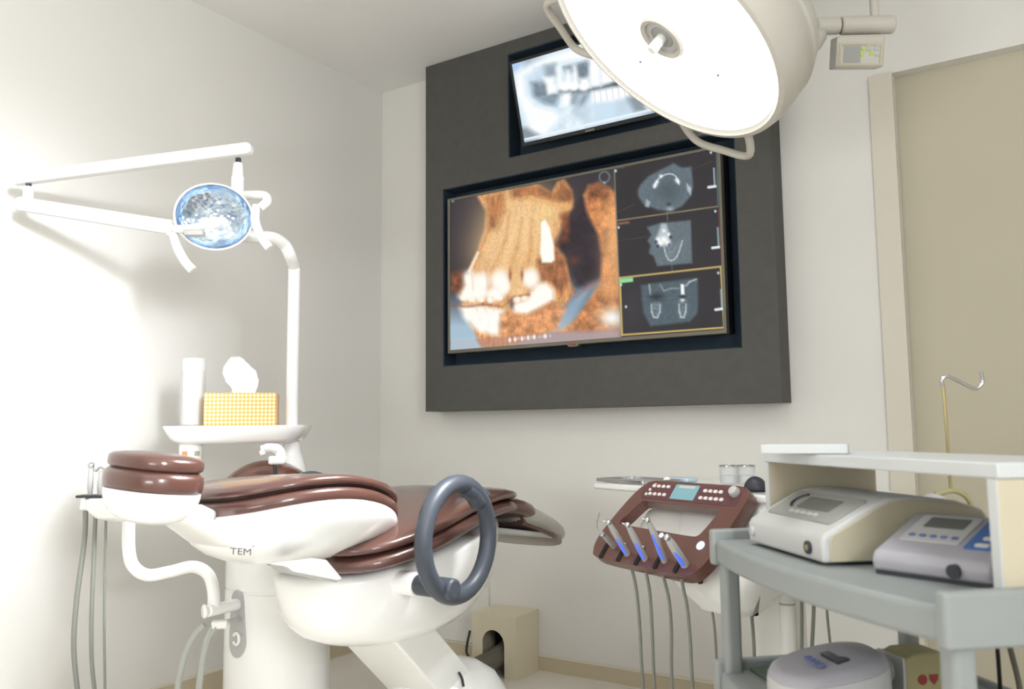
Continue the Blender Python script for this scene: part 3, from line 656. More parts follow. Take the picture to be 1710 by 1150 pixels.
# armrest loops
def arm_loop(xa, yc, zc, stub):
    pts = [Vector((xa, yc+0.131*cos(2*pi*i/48), zc+0.134*sin(2*pi*i/48))) for i in range(48)]
    g = G().tube(pts, 0.0215, 16, closed=True)
    tip = [Vector((xa, yc+0.118*cos(a), zc+0.124*sin(a))) for a in (radians(75), radians(58), radians(42))]+[Vector((xa-0.004, yc+0.118, zc+0.100)), Vector((xa-0.008, yc+0.146, zc+0.094))]
    g.tube(spline(tip, 5), [0.0215]*12+[0.0215-0.0017*k for k in range(1, 10)], 16)
    o = g.build('armrest_loop', M_ring, chair, ang=60)
    s_ = 1 if stub > 0 else -1
    G().cyl((xa-0.08*s_, yc-0.055, zc-0.106), (xa+0.035*s_, yc-0.055, zc-0.108), 0.025).build('armrest_pivot', M_ring, chair, bevel=0.006)
    G().cyl((xa-0.22*s_, yc-0.055, zc-0.104), (xa-0.08*s_, yc-0.055, zc-0.106), 0.029).build('armrest_mount', M_white, chair, bevel=0.006)
arm_loop(1.42, -1.295, 0.690, 1)
arm_loop(0.86, -1.25, 0.687, -1)
# lift arm and base
Mx = Matrix(((0, 0, 1, 0), (1, 0, 0, 0), (0, 1, 0, 0), (0, 0, 0, 1)))
G().prism([(-1.33, 0.47), (-1.16, 0.47), (-0.80, 0.137), (-0.80, 0.05), (-0.89, 0.06)], XC-0.12, XC+0.10, Mx).build('lift_arm', M_whitem, chair, bevel=0.006)
g = G(Matrix.Translation(Vector((XC, -0.93, 0))))
ob2 = sellipse(0.19, 0.20, 2.4, 48)
g.rings([[(x*s_, y*s_, z_) for x, y in ob2] for s_, z_ in ((1.0, 0.0), (1.0, 0.05), (0.97, 0.12), (0.88, 0.19), (0.72, 0.24), (0.48, 0.272), (0.2, 0.284))])
base = g.build('base', M_white, chair, ang=60)
G().tube(spline([onX(766, 1122, XC+0.118), onX(771, 1132, XC+0.124), onX(774, 1146, XC+0.13)]), 0.004, 8).build('base_slot', M_dark, base)
# ---------------------------------------------------------------- cuspidor column beside the chair
DC = 2.52
CC = at(465, 1000, DC); cxy = Vector((CC.x, CC.y, 0)); vdir = (CAM-CC); vdir.z = 0; vdir.normalize(); vside = Vector((-vdir.y, vdir.x, 0))
# vside points to the left of the viewer's line or right; make it point to picture right
if vside.dot(CR) < 0: vside = -vside
cus = thing('cuspidor_unit', 'white cuspidor column with tray table standing behind the dental chair', 'dental unit', cxy)
g = G(Matrix.Translation(cxy)); g.lathe([(0.152, 0.0), (0.152, 0.495), (0.149, 0.498), (0.149, 0.503), (0.152, 0.506), (0.152, 0.70), (0.146, 0.725), (0.12, 0.74), (0.02, 0.745)], n=56)
g.build('column', M_white, cus)
# grey service plate, curved on the column
def col_pt(ang, z, r): return cxy + (vdir*cos(ang)+vside*sin(ang))*r + Vector((0, 0, z))
g = G(); out_ = []
for x, y in sellipse(0.026, 0.034, 2.0, 24, 0, 0.040)[:13]: out_.append((x, y))
for x, y in sellipse(0.034, 0.040, 2.0, 24, 0.002, -0.048)[12:]+[sellipse(0.034, 0.040, 2.0, 24, 0.002, -0.048)[0]]: out_.append((x, y))
zpl = 0.425; apl = radians(-47)
vs = [col_pt(apl+x*6.4, zpl+y, r_) for r_ in (0.150, 0.157) for x, y in [(q[0], q[1]*1.15) for q in out_]]
n_ = len(out_)
g.add(vs, [tuple(range(n_)), tuple(range(2*n_-1, n_-1, -1))]+[(i, (i+1) % n_, n_+(i+1) % n_, n_+i) for i in range(n_)])
pl = g.build('service_plate', M_greymet, cus, bevel=0.002)
g = G(); g.tube([col_pt(apl+0.03+0.011*cos(t)*6.4, zpl-0.048+0.016*sin(t), 0.159) for t in [radians(210+300*i/16) for i in range(17)]], 0.0045, 8).build('hose_socket', M_whitem, pl)
# dome shaped brown bowl with faucet
Cb = at(447, 800, 2.50)
g = G(Matrix.Translation(Vector((Cb.x, Cb.y, 0.735)))); g.sphere((0, 0, 0), (0.150, 0.150, 0.138), lo=0, hi=90, n=40)
g.build('bowl_hood', M_bowl, cus, ang=60)
pb_ = [Vector((Cb.x, Cb.y, 0.735))+(vdir*cos(a)*0.1510+Vector((0, 0, 1))*sin(a)*0.1395)+vside*0.026*cos(a*0.6) for a in [radians(8+62*i/10) for i in range(11)]]
G().tube(pb_, 0.0045, 8).build('bowl_seam', M_dark, cus)
fb = at(463, 768, 2.40)
g = G(); g.box((0, 0, 0), (0.046, 0.03, 0.024), Matrix.Translation(fb) @ Matrix.Rotation(YAW, 4, 'Z')); fo = g.build('faucet_block', M_whitem, cus, bevel=0.006)
G().tube(spline([at(470, 768, 2.40), at(466, 752, 2.40), at(452, 747, 2.39), at(437, 750, 2.39)]), [0.014]*10+[0.0125]*6+[0.011]*3, 14, flat=0.7).build('faucet_spout', M_whitem, cus)
G().cyl(at(437, 751, 2.39), at(440, 758, 2.39), 0.009).build('faucet_tip', M_whitem, cus)
# tray table
tc = at(400, 712, 2.56); tdir = Matrix.Rotation(radians(38), 4, 'Z'); MT = Matrix.Translation(Vector((tc.x, tc.y, 0))) @ tdir
ZT = 0.974
g = G(MT); ot = rrect(0.415, 0.21, 0.05)
g.rings([[(x*a_, y*b_, z_) for x, y in ot] for a_, b_, z_ in ((0.80, 0.72, ZT-0.052), (0.90, 0.86, ZT-0.040), (0.965, 0.95, ZT-0.018), (1.0, 1.0, ZT-0.004), (1.0, 1.0, ZT), (0.97, 0.95, ZT), (0.96, 0.94, ZT-0.004))])
g.build('tray_table', M_white, cus)
stub = at(319, 745, 2.53)
g = G(Matrix.Translation(Vector((stub.x, stub.y, 0)))); g.lathe([(0.034, ZT-0.03), (0.034, ZT-0.075), (0.032, ZT-0.105), (0.026, ZT-0.108)], n=30); fl = g.build('cup_filler', M_white, cus)
g = G(Matrix.Translation(Vector((stub.x, stub.y, 0)))); 
lp = [stub.xy for _ in range(1)]
for k, (a0, mm) in enumerate(((-40, M_orange), (22, M_devside))):
    vs = []
    for i in range(7):
        a = radians(a0+30*i/6); q = vdir*cos(a)*0.0345+vside*sin(a)*0.0345
        vs += [Vector((stub.x, stub.y, ZT-0.074))+q, Vector((stub.x, stub.y, ZT-0.088))+q]
    G().add(vs, [(2*i, 2*i+1, 2*i+3, 2*i+2) for i in range(6)]).build('label_window', mm, fl)
pc = at(487, 720, 2.56)
g = G(Matrix.Translation(Vector((pc.x, pc.y, 0)))); g.lathe([(0.032, ZT-0.045), (0.034, ZT-0.022), (0.034, ZT-0.005)], n=30); g.build('table_collar', M_white, cus)
g = G(Matrix.Translation(Vector((pc.x, pc.y, 0)))); g.lathe([(0.023, ZT-0.046), (0.026, ZT-0.07), (0.04, 0.86), (0.06, 0.74), (0.062, 0.66), (0.02, 0.6)], n=30); g.build('table_support', M_white, cus)

# ---------------------------------------------------------------- small dental lamp on a bent pole
pp = Vector((pc.x, pc.y, ZT-0.004))
dl = thing('dental_lamp', 'white dental lamp on a bent pole with folded double arm and mirror reflector', 'lamp', pp)
Pz = lambda x, y, d: at(x, y, d)
zb = at(486, 440, 2.56).z
G().cyl(pp+Vector((0, 0, 0.0)), (pc.x, pc.y, zb), 0.0185).build('pole', M_white, dl)
bend = [Vector((pc.x, pc.y, zb)), at(484, 425, 2.555), at(474, 408, 2.54), at(455, 397, 2.50), at(430, 396, 2.46), at(398, 393, 2.42)]
G().tube(spline(bend, 6), 0.0185, 16).build('pole_bend', M_white, dl, ang=60)
G().cyl((pc.x, pc.y, zb-0.002), (pc.x, pc.y, zb+0.002), 0.0195).build('pole_joint', M_greymet, dl)
pr = at(395, 390, 2.42); ptop = at(395, 268, 2.42); ptop = Vector((pr.x, pr.y, ptop.z))
G().cyl(pr, ptop-Vector((0, 0, 0.04)), 0.0185).build('arm_post', M_white, dl, bevel=0.003)
G().cyl(ptop-Vector((0, 0, 0.04)), ptop, 0.0165, 0.013).build('post_cap', M_white, dl, bevel=0.003)
G().cyl(ptop-Vector((0, 0, 0.002)), ptop+Vector((0, 0, 0.014)), 0.008).build('pivot_pin', M_dark, dl)
ua = at(412, 249, 2.42); ub = at(30, 299, 2.48)
def arm_bar(a, b, h, w, name):
    d_ = (b-a); L = d_.length; mx = d_.to_track_quat('X', 'Z').to_matrix().to_4x4()
    out_ = rrect(L+h, h, h*0.45, L/2, 0)
    Mx = Matrix.Translation(a) @ mx @ Matrix(((1, 0, 0, 0), (0, 0, 1, 0), (0, 1, 0, 0), (0, 0, 0, 1)))
    return G(Mx).prism(out_, -w/2, w/2).build(name, M_white, dl, bevel=0.010, seg=3)
arm_bar(ua, ub, 0.034, 0.04, 'upper_arm')
jl = at(48, 304, 2.48); jb = at(46, 338, 2.48)
G().cyl(jl, Vector((jl.x, jl.y, jb.z+0.012)), 0.008).build('pivot_pin', M_dark, dl)
G().cyl(Vector((jl.x, jl.y, jl.z-0.014)), Vector((jl.x, jl.y, jb.z-0.02)), 0.0145).build('arm_knuckle', M_white, dl, bevel=0.003)
la, lb = at(38, 341, 2.48), at(282, 379, 2.36)
arm_bar(la, lb, 0.040, 0.036, 'lower_arm')
# lamp head: concave mirror dish facing the viewer and the chair
hc = at(357, 362, 2.30); hn = ((CAM-hc).normalized()*1.0+Vector((-0.05, -0.15, -0.12))).normalized(); MHd = Matrix.Translation(hc) @ frame_of(hn)
def dish(prof): return G(MHd).lathe(prof, n=48, close=True)
Rr = 0.093
inner = [(Rr*sin(radians(a)), -0.055*cos(radians(a))) for a in range(4, 91, 6)]+[(Rr, 0.0)]
g = G(MHd); g.rings([[(r*1.06*cos(2*pi*k/48), r*0.93*sin(2*pi*k/48), z) for k in range(48)] for r, z in inner], cap1=False); g.build('reflector', M_mirror, dl, ang=80)
outer = [(0.02, -0.066)]+[((Rr+0.005)*sin(radians(a)), -0.063*cos(radians(a))) for a in range(14, 91, 8)]+[(Rr+0.005, 0.003), (Rr, 0.001)]
g = G(MHd); g.rings([[(r*1.06*cos(2*pi*k/48), r*0.93*sin(2*pi*k/48), z) for k in range(48)] for r, z in outer], cap1=False); g.build('lamp_shell', M_white, dl, ang=80)
G().tube(spline([at(283, 379, 2.36), at(300, 382, 2.30), at(322, 380, 2.23), at(352, 373, 2.21)]), [0.012]*8+[0.010]*8+[0.012]*3, 14).build('bulb_arm', M_white, dl, ang=60)
G().box((0, 0, 0), (0.052, 0.02, 0.016), Matrix.Translation(at(325, 389, 2.225)) @ Matrix.Rotation(YAW, 4, 'Z')).build('bulb_shield', M_greymet, dl, bevel=0.004)
G().sphere((0, 0, 0), 0.017, Matrix.Translation(at(358, 372, 2.215))).build('bulb_cap', M_whitem, dl)
G().sphere((0, 0, 0), (0.02, 0.02, 0.024), Matrix.Translation(at(285, 380, 2.35))).build('head_knuckle', M_white, dl)
G().tube(spline([at(290, 392, 2.32), at(297, 415, 2.30), at(309, 436, 2.29), at(322, 451, 2.29)]), 0.0125, 14).build('handle', M_white, dl, ang=60)
G().tube(spline([at(436, 346, 2.33), at(446, 336, 2.33), at(440, 326, 2.35), at(408, 326, 2.38)]), 0.0125, 14).build('head_yoke', M_white, dl, ang=60)
G().tube(spline([at(428, 345, 2.33), at(426, 368, 2.31), at(436, 395, 2.30), at(450, 414, 2.30)]), 0.0125, 14).build('handle', M_white, dl, ang=60)

# ---------------------------------------------------------------- things on the tray table
tb = at(404.5, 703, 2.54); Mt2 = Matrix.Translation(Vector((tb.x, tb.y, ZT+0.0005))) @ Matrix.Rotation(YAW+radians(10), 4, 'Z')
tis = thing('tissue_box', 'orange checked tissue box with a white tissue, on the tray table', 'tissue box', (tb.x, tb.y, ZT+0.0005))
hw = 115*2.5/FPX/2
G(Mt2).span((-hw, -0.055, 0), (hw, 0.055, 0.096)).build('carton', M_check, tis, bevel=0.002, smooth=False)
g = G(Mt2); R = []
tp = [(0.0, 0.034, 0.006, 0.094), (0.004, 0.036, 0.012, 0.112), (-0.004, 0.046, 0.016, 0.135), (-0.012, 0.046, 0.018, 0.160), (-0.020, 0.036, 0.016, 0.180), (-0.022, 0.022, 0.012, 0.196), (-0.024, 0.010, 0.005, 0.204)]
rnd = random.Random(5)
for i, (cx_, a_, b_, z_) in enumerate(tp):
    R.append([(cx_+(a_*(1+0.10*sin(5*t+i)))*cos(t), (b_*(1+0.35*sin(4*t+i*1.3)+0.2*sin(7*t)))*sin(t), z_+0.005*sin(6*t+i)) for t in [2*pi*k/30 for k in range(30)]])
g.rings(R); g.build('tissue', M_paper, tis, ang=50)
kb = at(321, 706, 2.56)
kan = thing('cup_tube', 'tall clear plastic tube filled with white cups, left of the tissue box', 'cup dispenser', (kb.x, kb.y, ZT+0.0005))
Mk = Matrix.Translation(Vector((kb.x, kb.y, ZT+0.0005)))
G(Mk).lathe([(0.036, 0), (0.037, 0.20), (0.034, 0.205), (0.034, 0.004)], n=36).build('tube_wall', M_clear, kan)
G(Mk).lathe([(0.029, 0.005), (0.031, 0.165), (0.026, 0.168)], n=30).build('cup_stack', M_whitem, kan)

# ---------------------------------------------------------------- assistant's instrument arm
asj = at(372, 1013, 2.34)
asa = thing('assistant_arm', 'white swing arm with suction holder and hanging grey hoses, left of the column', 'instrument arm', (asj.x, asj.y, asj.z-0.03))
G().cyl(at(345, 1020, 2.27), at(408, 1006, 2.42), 0.0165).build('joint', M_white, asa, bevel=0.004)
G().cyl(at(345, 1020, 2.268), at(338, 1021, 2.262), 0.0185).build('joint_cap', M_white, asa, bevel=0.004)
G().tube(spline([at(357, 1016, 2.30), at(356, 985, 2.30), at(347, 958, 2.30), at(322, 946, 2.30), at(285, 954, 2.28), at(246, 960, 2.26), at(222, 944, 2.25), at(215, 915, 2.25), at(215, 866, 2.25)], 6), 0.0165, 16).build('swing_tube', M_white, asa, ang=60)
hb = at(205, 850, 2.25); MHB = Matrix.Translation(hb) @ Matrix.Rotation(YAW, 4, 'Z')
g = G(MHB); g.rings([[(x*a_-0.03+dx_, y*b_, z_) for x, y in rrect(0.13, 0.07, 0.03)] for a_, b_, z_, dx_ in ((0.4, 0.5, -0.03, 0.02), (0.75, 0.85, -0.02, 0.01), (1.0, 1.0, 0.004, 0), (1.05, 1.0, 0.028, 0), (0.95, 0.9, 0.032, 0))])
g.build('holder_body', M_white, asa)
g = G(); bp_ = [at(132, 826, 2.24), at(182, 830, 2.24)]
g.box((0, 0, 0), ((bp_[1]-bp_[0]).length, 0.04, 0.007), Matrix.Translation((bp_[0]+bp_[1])/2) @ Matrix.Rotation(YAW, 4, 'Z')); g.build('holder_bar', M_dark, asa, bevel=0.002)
for q in ((141, 836), (158, 838), (176, 840)):
    c_ = at(q[0], q[1], 2.24)
    G().tube(spline([c_+Vector((0, 0, 0.012)), c_+Vector((0.003, 0, -0.008)), c_+Vector((0.006, -0.004, -0.024))]), [0.011]*6+[0.012]*6+[0.010], 12).build('hose_socket', M_white, asa)
for pts, r_ in (([(143, 842), (141, 900), (128, 1000), (123, 1080), (130, 1160), (140, 1240)], 0.0068), ([(160, 845), (157, 920), (153, 1020), (153, 1100), (160, 1170), (168, 1240)], 0.0055), ([(177, 846), (176, 920), (174, 1020), (175, 1130), (176, 1240)], 0.0036)):
    G().tube(spline([at(x, y, 2.24) for x, y in pts], 8), r_, 10).build('suction_hose', M_hosed, asa, ang=60)
for pts, r_ in (([(150, 828), (151, 805), (152, 778)], 0.0075), ([(166, 828), (167, 808), (169, 787)], 0.007)):
    hpc = G().tube(spline([at(x, y, 2.24) for x, y in pts], 5), [r_*0.8]*3+[r_]*4+[r_*0.9]*4, 12).build('suction_handpiece', M_greymet, asa, ang=60)
G().sphere((0, 0, 0), 0.009, Matrix.Translation(at(152, 777, 2.24))).build('handpiece_tip', M_chrome, asa)
G().tube(spline([at(152, 778, 2.24), at(160, 786, 2.24), at(168, 780, 2.24), at(176, 788, 2.24), at(178, 815, 2.24)]), 0.0028, 8).build('wire_tip', M_chrome, asa)
G().box((0, 0, 0), (0.042, 0.025, 0.022), Matrix.Translation(at(367, 1042, 2.30)) @ Matrix.Rotation(YAW+0.2, 4, 'Z')).build('hose_clamp', M_whitem, asa, bevel=0.005)
G().cyl(at(375, 1038, 2.31), at(408, 1032, 2.40), 0.006).build('clamp_rod', M_greymet, asa)
for pts, r_ in (([(342, 1043), (328, 1056), (312, 1085), (302, 1120), (297, 1155), (296, 1240)], 0.009), ([(354, 1046), (344, 1068), (337, 1100), (333, 1130), (330, 1160), (330, 1240)], 0.0065), ([(361, 1046), (350, 1064), (342, 1090), (337, 1125), (334, 1160), (334, 1240)], 0.0055)):
    G().tube(spline([at(x, y, 2.29) for x, y in pts], 8), r_, 10).build('drain_hose', M_hose, asa, ang=60)

# ---------------------------------------------------------------- operating light
OC = Vector((1.936, -1.167, 1.874)); ON = Vector((-0.487, -0.385, -0.784)).normalized()
ol = thing('operating_light', 'large round lit operating light hanging at the top right', 'operating light', OC)
MO = Matrix.Translation(OC) @ frame_of(ON)
def lth(prof, n=72, close=True): return G(MO).lathe(prof, n=n, close=close)
# local z runs out of the face
lth([(0.306, 0.0), (0.318, 0.012), (0.330, 0.008), (0.338, -0.02), (0.338, -0.085), (0.334, -0.09), (0.334, -0.096), (0.338, -0.10), (0.325, -0.135), (0.24, -0.185), (0.12, -0.205), (0.002, -0.21)], close=False).build('housing', M_lampw, ol, ang=50)
lth([(0.049, 0.004), (0.15, 0.007), (0.25, 0.006), (0.307, 0.002)]).build('lamp_glass', M_lampface, ol)
def lamp_local(px, py):
    r = ray(px, py); s_ = (OC-CAM).dot(ON)/r.dot(ON); P = CAM+r*s_; return MO.inverted() @ P
qs = lamp_local(1110, 57); MSK = MO @ Matrix.Translation(Vector((qs.x, qs.y, 0.004)))
g = G(MSK).lathe([(0.062, 0.001), (0.063, 0.010), (0.057, 0.015), (0.047, 0.012), (0.045, 0.003), (0.001, 0.003)], n=48); g.build('handle_socket', M_lampw, ol)
G(MSK).lathe([(0.046, 0.0035), (0.044, 0.0065), (0.031, 0.0065), (0.030, 0.0035)], n=48).build('socket_ring', M_greymet, ol)
G(MSK).lathe([(0.029, 0.0035), (0.027, 0.0055), (0.001, 0.0055)], n=40).build('socket_core', M_devgrey, ol)
G(MSK).cyl((0, 0, 0.004), (0, 0, 0.05), 0.0125).build('handle_pin', M_whitem, ol, bevel=0.003)
# small screws on the glass
for px_, py_ in ((1073, 99), (1203, 121)):
    q = lamp_local(px_, py_); G(MO).cyl((q.x, q.y, 0.004), (q.x, q.y, 0.011), 0.0035, n=10).build('screw', M_dark, ol)
def rim_handle(ang_c, half, name='handle', reach=0.105, r=0.0105, zz=-0.03):
    c_ = radians(ang_c); h_ = radians(half)
    P = [(0.336, c_-h_), (0.37, c_-h_*0.98), (0.336+reach, c_-h_*0.62), (0.336+reach, c_), (0.336+reach, c_+h_*0.62), (0.37, c_+h_*0.98), (0.336, c_+h_)]
    pts = [Vector((q*cos(a), q*sin(a), zz)) for q, a in P]
    return G(MO).tube(spline(pts, 6), r, 12).build(name, M_lampw, ol, ang=60)
q = lamp_local(1197, 266); a1 = math.degrees(math.atan2(q.y, q.x))
q = lamp_local(925, 60); a2 = math.degrees(math.atan2(q.y, q.x))
rim_handle(a1, 18.5, reach=0.104); rim_handle(a2, 16); rim_handle(a1+180, 16)
# yoke arm and control box at the right
ya, yb = at(1362, 44, 2.20), at(1492, 41, 2.20)
G().cyl(ya, at(1402, 43, 2.20), 0.022).build('yoke_end', M_lampw, ol, bevel=0.005)
G().cyl(at(1403.5, 43, 2.20), yb, 0.0235).build('yoke_arm', M_lampw, ol, bevel=0.005)
axd = (ya-yb).normalized()
G().tube(spline([at(1368, 60, 2.20), at(1352, 80, 2.12), at(1330, 70, 2.06), MO @ Vector((0.0, 0.0, -0.20))]), 0.02, 12).build('yoke_bracket', M_lampw, ol, ang=60)
bxm = Matrix.Translation(at(1432, 86, 2.20)) @ Matrix.Rotation(YAW, 4, 'Z') @ Matrix.Rotation(radians(16), 4, 'X')
cb = G(bxm).span((-0.062, -0.02, -0.042), (0.062, 0.03, 0.036)).build('control_box', M_lampw, ol, bevel=0.004)
G(bxm).ring_prism([(-0.056, -0.038), (0.056, -0.038), (0.056, 0.018), (-0.056, 0.018)], [(-0.05, -0.033), (0.05, -0.033), (0.05, 0.013), (-0.05, 0.013)], 0.0202, 0.0225, Matrix.Rotation(radians(90), 4, 'X')).build('panel_rim', M_devside, cb)
G(bxm).span((-0.044, -0.0212, -0.030), (0.0, -0.0200, 0.010)).build('key_field', M_devgrey, cb)
for x_, z_ in ((0.006, 0.004), (0.002, -0.011), (0.027, -0.009)):
    G(bxm).cyl((x_, -0.024, z_), (x_, -0.018, z_), 0.0042, n=12).build('green_led', M_ledg, cb)
for x_, z_ in ((0.02, 0.012), (0.04, 0.012), (0.02, 0.001), (0.04, 0.002), (0.042, -0.012)):
    G(bxm).box((x_, -0.0205, z_), (0.012, 0.003, 0.006)).build('key', M_greymet, cb)
rb = at(1461, 30, 2.20); G().cyl(rb, (rb.x, rb.y, HC), 0.011).build('ceiling_rod', M_lampw, ol)
G().cyl((rb.x, rb.y, HC-0.03), (rb.x, rb.y, HC), 0.07).build('ceiling_plate', M_lampw, ol, bevel=0.004)

# ---------------------------------------------------------------- doctor's delivery unit
UO = Vector((1.764, -0.923, 0)); UA = -24.9; MUo = placed(UO, UA)
du = thing('delivery_unit', 'white delivery unit with brown loop console and bracket table, right of the chair', 'dental unit', UO)
uu = Vector((0, 0.62, 0.785)).normalized(); nn = Vector((1, 0, 0)).cross(uu)
ML = MUo @ Matrix(((1, uu.x, nn.x, 0.012), (0, uu.y, nn.y, -0.008), (0, uu.z, nn.z, 0.622), (0, 0, 0, 1)))   # local: w along, u up the slope, n outward
# console loop
def cor(pts): return pts
outer_ = spline([(0.0, 0.228, 0), (-0.125, 0.228, 0), (-0.165, 0.212, 0), (-0.195, 0.165, 0), (-0.222, 0.09, 0), (-0.236, 0.03, 0), (-0.226, -0.012, 0), (-0.19, -0.030, 0), (0.0, -0.034, 0), (0.13, -0.036, 0), (0.175, -0.02, 0), (0.20, 0.03, 0), (0.212, 0.10, 0), (0.222, 0.17, 0), (0.222, 0.205, 0), (0.195, 0.226, 0), (0.1, 0.228, 0), (0.0, 0.228, 0)], 4)[:-1]
inner_ = spline([(0.0, 0.158, 0), (-0.125, 0.158, 0), (-0.143, 0.152, 0), (-0.155, 0.135, 0), (-0.172, 0.105, 0), (-0.182, 0.090, 0), (-0.178, 0.082, 0), (-0.16, 0.078, 0), (0.0, 0.074, 0), (0.10, 0.072, 0), (0.125, 0.076, 0), (0.137, 0.095, 0), (0.148, 0.125, 0), (0.155, 0.148, 0), (0.15, 0.156, 0), (0.138, 0.158, 0), (0.08, 0.158, 0), (0.0, 0.158, 0)], 4)[:-1]
g = G(ML); g.ring_prism([(p.x, p.y) for p in outer_], [(p.x, p.y) for p in inner_], -0.02, 0.014)
g.build('console_loop', M_brown, du, bevel=0.007, seg=3)
kp = G(ML).prism(rrect(0.36, 0.054, 0.02, 0.022, 0.194), 0.012, 0.0152).build('keypad', M_purple, du, bevel=0.001)
G(ML).prism(rrect(0.088, 0.046, 0.003, 0.008, 0.195), 0.0152, 0.0170).build('display', M_lcdteal, kp)
G(ML).prism(rrect(0.06, 0.008, 0.002, 0.008, 0.211), 0.0170, 0.0176).build('display_bar', M_devw, kp)
for k in range(5):
    for v_ in (0.182, 0.204):
        if k == 4 and v_ > 0.2: continue
        G(ML).prism(rrect(0.012, 0.009, 0.003, 0.075+k*0.018+(0.004 if v_ > 0.2 else 0), v_), 0.0152, 0.0185).build('key', M_keyw, kp)
for k in range(4):
    for v_ in (0.182, 0.208):
        G(ML).prism(rrect(0.011, 0.009, 0.003, -0.062-k*0.019, v_), 0.0152, 0.0185).build('key', M_keyw, kp)
for x_, v_ in ((-0.134, 0.180), (-0.128, 0.195)):
    G(ML).prism(rrect(0.008, 0.008, 0.003, x_, v_), 0.0152, 0.0180).build('key', M_keyw, kp)
G(ML).prism(rrect(0.009, 0.006, 0.002, -0.118, 0.214), 0.0152, 0.0175).build('orange_key', M_orange, kp)
G(ML).lathe([(0.013, 0.012), (0.0145, 0.020), (0.0115, 0.030), (0.004, 0.032)], Matrix.Translation(Vector((0.180, 0.205, 0.0))), n=24).build('control_knob', M_devw, du)
# holder slots
HW = [-0.182, -0.109, -0.036, 0.036, 0.109]
for w_ in HW:
    G(ML).prism(rrect(0.013, 0.046, 0.005, w_+0.004, -0.010), 0.0125, 0.0185).build('holder_slot', M_condark, du, bevel=0.001)
    G(ML).sphere((w_+0.002, 0.018, 0.018), 0.0055, n=12, k=8).build('slot_stud', M_chrome, du)
G(ML).lathe([(0.011, 0.010), (0.0115, 0.016), (0.008, 0.018), (0.002, 0.0185)], Matrix.Translation(Vector((0.152, 0.050, 0.0))), n=20).build('indicator_lamp', M_bluelamp, du)
G(ML).lathe([(0.006, 0.010), (0.0068, 0.016), (0.002, 0.0172)], Matrix.Translation(Vector((0.004, 0.062, 0.0))), n=16).build('indicator_lamp', M_bluelamp, du)
# white body behind the loop
g = G(MUo)
R = [[(x+0.10, y, z_) for x, y in rrect(w_, d_, 0.06, 0.03, 0.20+dy)] for w_, d_, z_, dy in ((0.18, 0.10, 0.50, -0.07), (0.27, 0.20, 0.56, -0.06), (0.34, 0.24, 0.63, -0.02), (0.38, 0.25, 0.70, 0.035), (0.40, 0.24, 0.768, 0.075))]
g.rings(R); g.build('body', M_white, du, ang=50)
G(ML).prism(rrect(0.34, 0.12, 0.02, -0.005, 0.115), -0.052, -0.046).build('rear_panel', M_whitem, du, bevel=0.002)
G(MUo).sphere((0.262, 0.075, 0.675), (0.03, 0.02, 0.02)).build('body_port', M_dark, du)
# bracket table
ZB = 0.789
Li = MUo.inverted()
tl_ = Li @ onZ(972, 806, ZB)
out_ = [(tl_.x, max(tl_.y, 0.142)), (0.30, 0.142), (0.36, 0.17), (0.36, 0.50), (tl_.x+0.02, 0.50)]
g = G(MUo).prism(out_, ZB-0.020, ZB); g.build('bracket_table', M_white, du, bevel=0.006)
# column to the floor
pcx = Li @ at(1314, 1000, 2.15)
G(MUo).span((pcx.x-0.10, pcx.y-0.02, 0.03), (pcx.x-0.005, pcx.y+0.08, 0.60)).build('service_column', M_whitem, du, bevel=0.006)
G(MUo).cyl((pcx.x, pcx.y, 0.03), (pcx.x, pcx.y, 0.60), 0.021).build('stand_post', M_white, du)
G(MUo).cyl((pcx.x, pcx.y, 0.505), (pcx.x, pcx.y, 0.51), 0.0216).build('post_joint', M_greymet, du)
G(MUo).prism(rrect(0.34, 0.34, 0.06, pcx.x-0.04, pcx.y+0.03), 0.0, 0.05).build('floor_base', M_white, du, bevel=0.012)
for pts, r_, mm in (([(1338, 960), (1339, 1020), (1339, 1090), (1338, 1160)], 0.0042, M_hosed), ([(1358, 960), (1359, 1010), (1357, 1060), (1354, 1120)], 0.0048, M_hosed), ([(1379, 960), (1381, 1020), (1386, 1070), (1392, 1130)], 0.0034, M_hosed), ([(1248, 930), (1252, 990), (1258, 1060), (1261, 1130)], 0.0045, M_hosed), ([(1171, 968), (1182, 995), (1191, 1030), (1196, 1090), (1196, 1160)], 0.0034, M_hosed)):
    G().tube(spline([at(x, y, 2.12) for x, y in pts], 6), r_, 8).build('supply_hose', mm, du, ang=60)
G().sphere((0, 0, 0), (0.008, 0.006, 0.006), Matrix.Translation(at(1169, 971, 2.07))).build('hose_plug', M_seam, du)

# five handpieces resting in the console, each with its own hose
HP = [dict(base=(1028, 916), tip=(1003, 888), hose=None, kind='syringe', label='thin metal syringe with curved wire tip, leftmost in the console'),
      dict(base=(1050, 928), tip=(1016, 872), hose=[(1052, 938), (1062, 980), (1068, 1040), (1071, 1100), (1075, 1165), (1078, 1250)], kind='motor', label='blue lit handpiece second from the left in the console'),
      dict(base=(1080, 938), tip=(1048, 876), hose=[(1078, 948), (1085, 990), (1089, 1050), (1091, 1110), (1094, 1165), (1096, 1250)], kind='motor', label='blue lit handpiece in the middle of the console row'),
      dict(base=(1112, 940), tip=(1081, 868), hose=[(1107, 956), (1117, 1000), (1121, 1050), (1121, 1110), (1123, 1165), (1124, 1250)], kind='bent', label='slim blue lit handpiece with bent neck beside the small lamp'),
      dict(base=(1146, 945), tip=(1114, 897), hose=[(1139, 968), (1147, 1010), (1152, 1060), (1155, 1120), (1158, 1170), (1160, 1250)], kind='thick', label='thick white handpiece, rightmost in the console row')]
